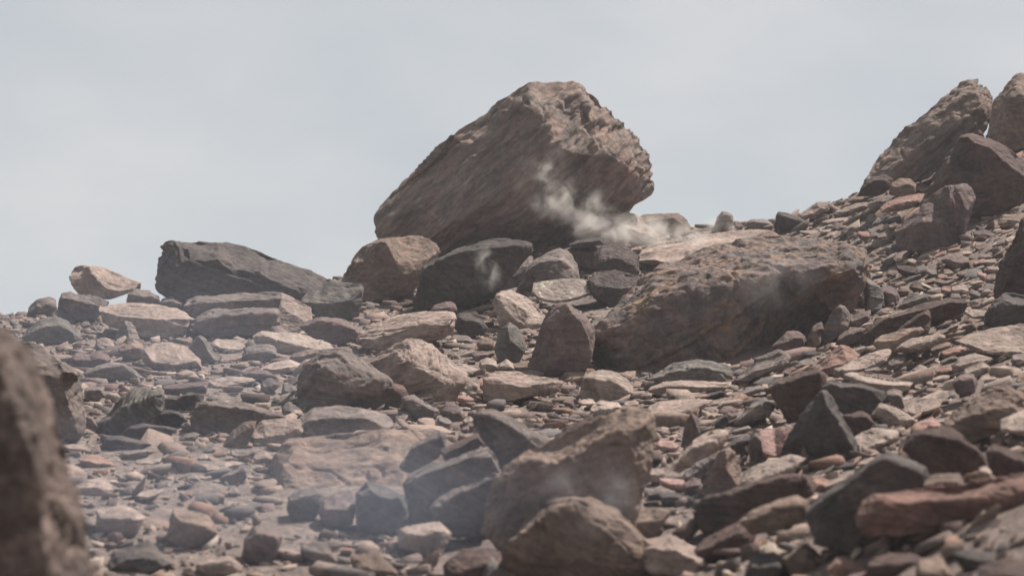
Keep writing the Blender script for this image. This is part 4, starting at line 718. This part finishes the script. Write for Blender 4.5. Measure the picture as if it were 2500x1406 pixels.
def scatter(N_, smin, smax, alpha, region, sink, seed):
    r = np.random.RandomState(seed); V = []; F = []; K = []; base = 0
    X, Y = region(r, N_); Z = hz(X, Y) + gnoise(X, Y)
    e = .05; gx = (hz(X + e, Y) - hz(X - e, Y)) / (2 * e); gy = (hz(X, Y + e) - hz(X, Y - e)) / (2 * e)
    # nothing small lies heaped in front of the faces of the big stones or inside them
    keep = np.ones(len(X), bool); dep = Y * CP + Z * SP; u = 1250 + FOC * X / dep; v = 703 - FOC * (-Y * SP + Z * CP) / dep
    for (P_, Yr, yb) in outlines:
        x0, y0 = P_.min(0); x1, y1 = P_.max(0); cxy = P_.mean(0)
        c_ = (u > x0) & (u < x1) & (v > y0) & (v < y1 - .13 * (y1 - y0)) & (dep < Yr + .6) & (dep > Yr - 1.0)
        if not c_.any(): continue
        ins = np.zeros(len(X), bool); idx = np.nonzero(c_)[0]; uu, vv = u[idx], v[idx] ; cross = np.zeros(len(idx), bool); Q = cxy + (P_ - cxy) * .95
        for i in range(len(Q)):
            (ax, ay), (bx, by) = Q[i], Q[(i + 1) % len(Q)]
            if ay == by: continue
            cross ^= ((ay > vv) != (by > vv)) & (uu < (bx - ax) * (vv - ay) / (by - ay) + ax)
        keep[idx[cross]] = False
    X, Y, Z, gx, gy = X[keep], Y[keep], Z[keep], gx[keep], gy[keep]
    S = (smin ** -alpha + r.rand(len(X)) * (smax ** -alpha - smin ** -alpha)) ** (-1 / alpha)
    pal = np.array([(.25,.19,.162),(.19,.152,.137),(.31,.25,.21),(.13,.117,.112),(.17,.125,.115),(.24,.155,.122),(.38,.32,.27),(.10,.074,.067)])
    right = 1 / (1 + np.exp(-(X - 1.8) / .7))
    for k in range(len(X)):
        co, fa = protos[r.randint(len(protos))]
        s = S[k] * .5; c = co * s * np.array((1, r.uniform(.7, 1.1), 1))
        yaw = r.rand() * 6.283; tl = r.normal(0, .24, 2)
        if r.rand() < .12: tl = r.normal(0, .5, 2)
        if S[k] > .11: tl = tl * .6; c[:, 2] *= min(1, .30 * s / max(abs(c[:, 2]).max(), 1e-6))
        c_, s_ = math.cos(yaw), math.sin(yaw)
        c = np.stack([c[:, 0] * c_ - c[:, 1] * s_, c[:, 0] * s_ + c[:, 1] * c_, c[:, 2]], 1)
        c[:, 2] += c[:, 0] * (gx[k] + tl[0]) + c[:, 1] * (gy[k] + tl[1])
        c += np.array((X[k], Y[k], Z[k] + s * r.uniform(-.1, sink)))
        V.append(c); F.append(fa + base); base += len(c)
        pr = np.array([.22, .22, .16, .14, .10, .04 + .13 * right[k], .07, .04 + .08 * right[k]]); pr /= pr.sum()
        if S[k] > .10: pr[6] = 0; pr[2] *= .6; pr /= pr.sum()
        col = pal[r.choice(8, p=pr)] * r.uniform(.8, 1.2)
        K.append(np.tile(np.append(col, 1), (len(c), 1)))
    return np.concatenate(V), np.concatenate(F), np.concatenate(K)
def gnoise(X, Y):
    p = np.stack([X, Y, np.zeros_like(X)], 1)
    return .022 * fbm(p * 1.1, 3) + .014 * fbm(p * 5 + 3, 3) + .006 * fbm(p * 18, 3)
def reg(y0, y1, bias=1.0, xf=1.0, side=None):
    def f(r, n):
        Y = y0 + (y1 - y0) * r.rand(n) ** bias; X = (r.rand(n) * 2 - 1) * (.245 * Y + 1.5)
        if side: k = side(X, Y, r); X, Y = X[k], Y[k]
        return X, Y
    return f
def vcol_mesh(name, parts, mat, label, cat):
    V = []; F = []; K = []; b = 0
    for v, f, k in parts: V.append(v); F.append(f + b); K.append(k); b += len(v)
    V = np.concatenate(V); F = np.concatenate(F); K = np.concatenate(K)
    me = bpy.data.meshes.new(name); me.vertices.add(len(V)); me.vertices.foreach_set('co', V.ravel())
    me.loops.add(F.size); me.loops.foreach_set('vertex_index', F.ravel().astype(np.int32))
    me.polygons.add(len(F)); me.polygons.foreach_set('loop_start', (np.arange(len(F)) * 3).astype(np.int32)); me.update(calc_edges=True)
    ca = me.color_attributes.new('stone', 'FLOAT_COLOR', 'POINT'); ca.data.foreach_set('color', K.ravel().astype(np.float32))
    me.materials.append(mat); o = bpy.data.objects.new(name, me); sc.collection.objects.link(o)
    tag(o, label, cat, None, 'stuff'); return o
def rubble_mat():
    m = bpy.data.materials.new('rubble'); m.use_nodes = True; t = m.node_tree; L = t.links.new; b = t.nodes['Principled BSDF']
    b.inputs['Roughness'].default_value = .93; b.inputs['Specular IOR Level'].default_value = .18
    a = N(t, 'ShaderNodeAttribute', attribute_name='stone'); tcn = N(t, 'ShaderNodeTexCoord')
    n = N(t, 'ShaderNodeTexNoise'); n.inputs['Scale'].default_value = 45; n.inputs['Detail'].default_value = 5; n.inputs['Roughness'].default_value = .7; L(tcn.outputs['Object'], n.inputs['Vector'])
    r = N(t, 'ShaderNodeValToRGB'); r.color_ramp.elements[0].position = .3; r.color_ramp.elements[0].color = (.6,.6,.6,1); r.color_ramp.elements[1].position = .66; r.color_ramp.elements[1].color = (1.25,1.22,1.2,1)
    L(n.outputs['Fac'], r.inputs[0]); mxx = N(t, 'ShaderNodeMix', data_type='RGBA'); mxx.blend_type = 'MULTIPLY'; mxx.inputs[0].default_value = .8
    L(a.outputs['Color'], mxx.inputs['A']); L(r.outputs[0], mxx.inputs['B']); L(mxx.outputs['Result'], b.inputs['Base Color'])
    bp = N(t, 'ShaderNodeBump'); bp.inputs['Strength'].default_value = .45; bp.inputs['Distance'].default_value = .02; L(n.outputs['Fac'], bp.inputs['Height']); L(bp.outputs[0], b.inputs['Normal'])
    return m
def sparse_left(X, Y, r):      # the gravel flats on the left carry fewer stones
    p = np.stack([X, Y, X * 0], 1); d = .55 + .9 * pn(p * .8 + 5)
    d = np.where(X < -.6, d * .95, 1.0); return r.rand(len(X)) < d
parts_ = [scatter(33000, .018, .06, 1.1, reg(5.0, 25, .85), .3, 1), scatter(19500, .045, .16, 1.6, reg(4.5, 25, 1, side=sparse_left), .45, 2),
          scatter(3900, .12, .28, 1.8, reg(5.5, 25, 1, side=lambda X, Y, r: (r.rand(len(X)) < np.where(X < -.6, .9, 1)) & (Y > 8)), .2, 4)]
vcol_mesh('rubble', parts_, rubble_mat(), 'countless small slates and chips filling the gaps between the boulders', 'rubble')

# ---- ground sheet
def ground():
    xs = np.concatenate([[-3000, -600, -120, -40, -20, -12], np.arange(-8, 8.01, .045), [12, 20, 40, 120, 600, 3000]])
    ys = np.concatenate([[-3000, -400, -60, -15, -4, 0, 2], np.arange(4, 26, .045), np.arange(26, 40, .5), [45, 60, 100, 300, 1000, 3500]])
    GX, GY = np.meshgrid(xs, ys); X = GX.ravel(); Y = GY.ravel()
    cxx = np.clip(X, -8, 8); cyy = np.clip(Y, 0, 30)
    Z = hz(cxx, cyy) + gnoise(cxx, cyy)
    Z = Z - np.clip(Y - 30, 0, 200) * .45 - np.clip(-Y, 0, 200) * .14 - np.clip(-8 - X, 0, 100) * .25 + 0
    nx, ny = len(xs), len(ys); i = np.arange((nx - 1) * (ny - 1)); a = (i // (nx - 1)) * nx + i % (nx - 1)
    F = np.stack([a, a + 1, a + nx + 1, a + nx], 1)
    me = bpy.data.meshes.new('ground'); me.vertices.add(len(X)); me.vertices.foreach_set('co', np.stack([X, Y, Z], 1).ravel())
    me.loops.add(F.size); me.loops.foreach_set('vertex_index', F.ravel().astype(np.int32)); me.polygons.add(len(F)); me.polygons.foreach_set('loop_start', (np.arange(len(F)) * 4).astype(np.int32))
    me.update(calc_edges=True); me.shade_smooth()
    m = rock_mat('scree_gravel', (.23,.186,.162), (.18,.152,.137), (.27,.225,.196), .0, scale=1.6, bump=1.0, dark=.5); me.materials.append(m)
    o = bpy.data.objects.new('ground', me); sc.collection.objects.link(o); tag(o, kind='structure')
ground()

# ---- smoke: wisps of real volume
def smoke(name, label, at, size, dens, scale, color, lo=.5, hi=.75, seed=0, stretch=(1, 1, 1), rot=0, tiltz=0):
    bm = bmesh.new(); bmesh.ops.create_icosphere(bm, subdivisions=3, radius=1.0); me = bpy.data.meshes.new(name); bm.to_mesh(me); bm.free()
    o = bpy.data.objects.new(name, me); sc.collection.objects.link(o); o.location = at; o.scale = size; o.rotation_euler = (0, rot, tiltz)
    m = bpy.data.materials.new(name); m.use_nodes = True; t = m.node_tree; t.nodes.clear(); L = t.links.new
    ou = N(t, 'ShaderNodeOutputMaterial'); pv = N(t, 'ShaderNodeVolumePrincipled'); L(pv.outputs[0], ou.inputs['Volume'])
    pv.inputs['Color'].default_value = (*color, 1); pv.inputs['Anisotropy'].default_value = .15
    tcn = N(t, 'ShaderNodeTexCoord'); mpp = N(t, 'ShaderNodeMapping'); mpp.inputs['Scale'].default_value = tuple(scale * s for s in size); mpp.inputs['Location'].default_value = (seed * 3.1, seed * 1.7, 0)
    L(tcn.outputs['Object'], mpp.inputs['Vector'])
    n = N(t, 'ShaderNodeTexNoise'); n.inputs['Scale'].default_value = 1; n.inputs['Detail'].default_value = 5; n.inputs['Roughness'].default_value = .6; n.inputs['Distortion'].default_value = .5; L(mpp.outputs[0], n.inputs['Vector'])
    r = N(t, 'ShaderNodeMapRange', interpolation_type='SMOOTHSTEP'); r.inputs['From Min'].default_value = lo; r.inputs['From Max'].default_value = hi; L(n.outputs['Fac'], r.inputs['Value'])
    ln = N(t, 'ShaderNodeVectorMath', operation='LENGTH'); L(tcn.outputs['Object'], ln.inputs[0])
    f = N(t, 'ShaderNodeMapRange', interpolation_type='SMOOTHSTEP'); f.inputs['From Min'].default_value = 1.0; f.inputs['From Max'].default_value = .25; L(ln.outputs['Value'], f.inputs['Value'])
    a = N(t, 'ShaderNodeMath', operation='MULTIPLY'); L(r.outputs[0], a.inputs[0]); L(f.outputs[0], a.inputs[1])
    b = N(t, 'ShaderNodeMath', operation='MULTIPLY'); L(a.outputs[0], b.inputs[0]); b.inputs[1].default_value = dens; L(b.outputs[0], pv.inputs['Density'])
    me.materials.append(m); tag(o, label, 'smoke', None, 'stuff'); return o
def at(x, y, d): return tuple(unproj(x, y, d))
G = (.93, .91, .86)
smoke('smoke', 'main drift of pale smoke rising from the foot of the giant boulder', at(1420, 515, 19.6), (.68, .25, .26), 6.5, 5.5, G, .47, .66, 1, rot=.45)
smoke('smoke', 'thin curl of smoke climbing the face of the giant boulder', at(1330, 445, 19.6), (.28, .2, .42), 4, 6, G, .50, .68, 2)
smoke('smoke', 'low smoke clinging to the slab right of the giant boulder', at(1590, 565, 19.2), (.75, .25, .16), 6.5, 6, G, .43, .66, 3, rot=.2)
smoke('smoke', 'faint puff of smoke round the small upright skyline stone', at(1765, 560, 20.2), (.20, .2, .15), 8, 7, G, .42, .7, 4)
smoke('smoke', 'small wisp of smoke in front of the dark flat-topped block', at(1190, 655, 17.2), (.11, .12, .22), 5.5, 9, G, .44, .68, 5, rot=-.3)
smoke('smoke', 'grey smoke veil over the hollow of the pitted boulder', at(1890, 680, 12.6), (.26, .2, .22), 1.0, 6, (.8, .83, .85), .38, .7, 6)
smoke('smoke', 'smoke rising before the knobbly foreground boulder', at(1440, 1215, 6.2), (.17, .12, .13), 3, 9, (.85, .88, .92), .44, .7, 7)
smoke('smoke', 'thin bluish smoke hanging over the lower left foreground', at(560, 1215, 7.0), (1.8, .8, .34), .24, 1.4, (.62, .74, .95), .25, .7, 8)
smoke('smoke', 'faint bluish smoke over the left middle ground', at(330, 930, 11.5), (2.0, 1.2, .8), .11, .9, (.62, .74, .95), .25, .7, 9)

# ---- even haze in the air
def haze():
    bm = bmesh.new(); bmesh.ops.create_cube(bm, size=1.0); me = bpy.data.meshes.new('haze'); bm.to_mesh(me); bm.free()
    o = bpy.data.objects.new('haze', me); sc.collection.objects.link(o)
    x0, x1, y0, y1, z0, z1 = -3100, 3100, -3100, 3600, -200, 6
    o.location = ((x0 + x1) / 2, (y0 + y1) / 2, (z0 + z1) / 2); o.scale = (x1 - x0, y1 - y0, z1 - z0)
    m = bpy.data.materials.new('haze'); m.use_nodes = True; t = m.node_tree; t.nodes.clear()
    ou = N(t, 'ShaderNodeOutputMaterial'); pv = N(t, 'ShaderNodeVolumePrincipled'); t.links.new(pv.outputs[0], ou.inputs['Volume'])
    pv.inputs['Color'].default_value = (.86, .90, .97, 1); pv.inputs['Density'].default_value = HAZE
    me.materials.append(m); tag(o, 'pale haze in the air', 'haze', None, 'stuff')
HAZE = .0028
haze()
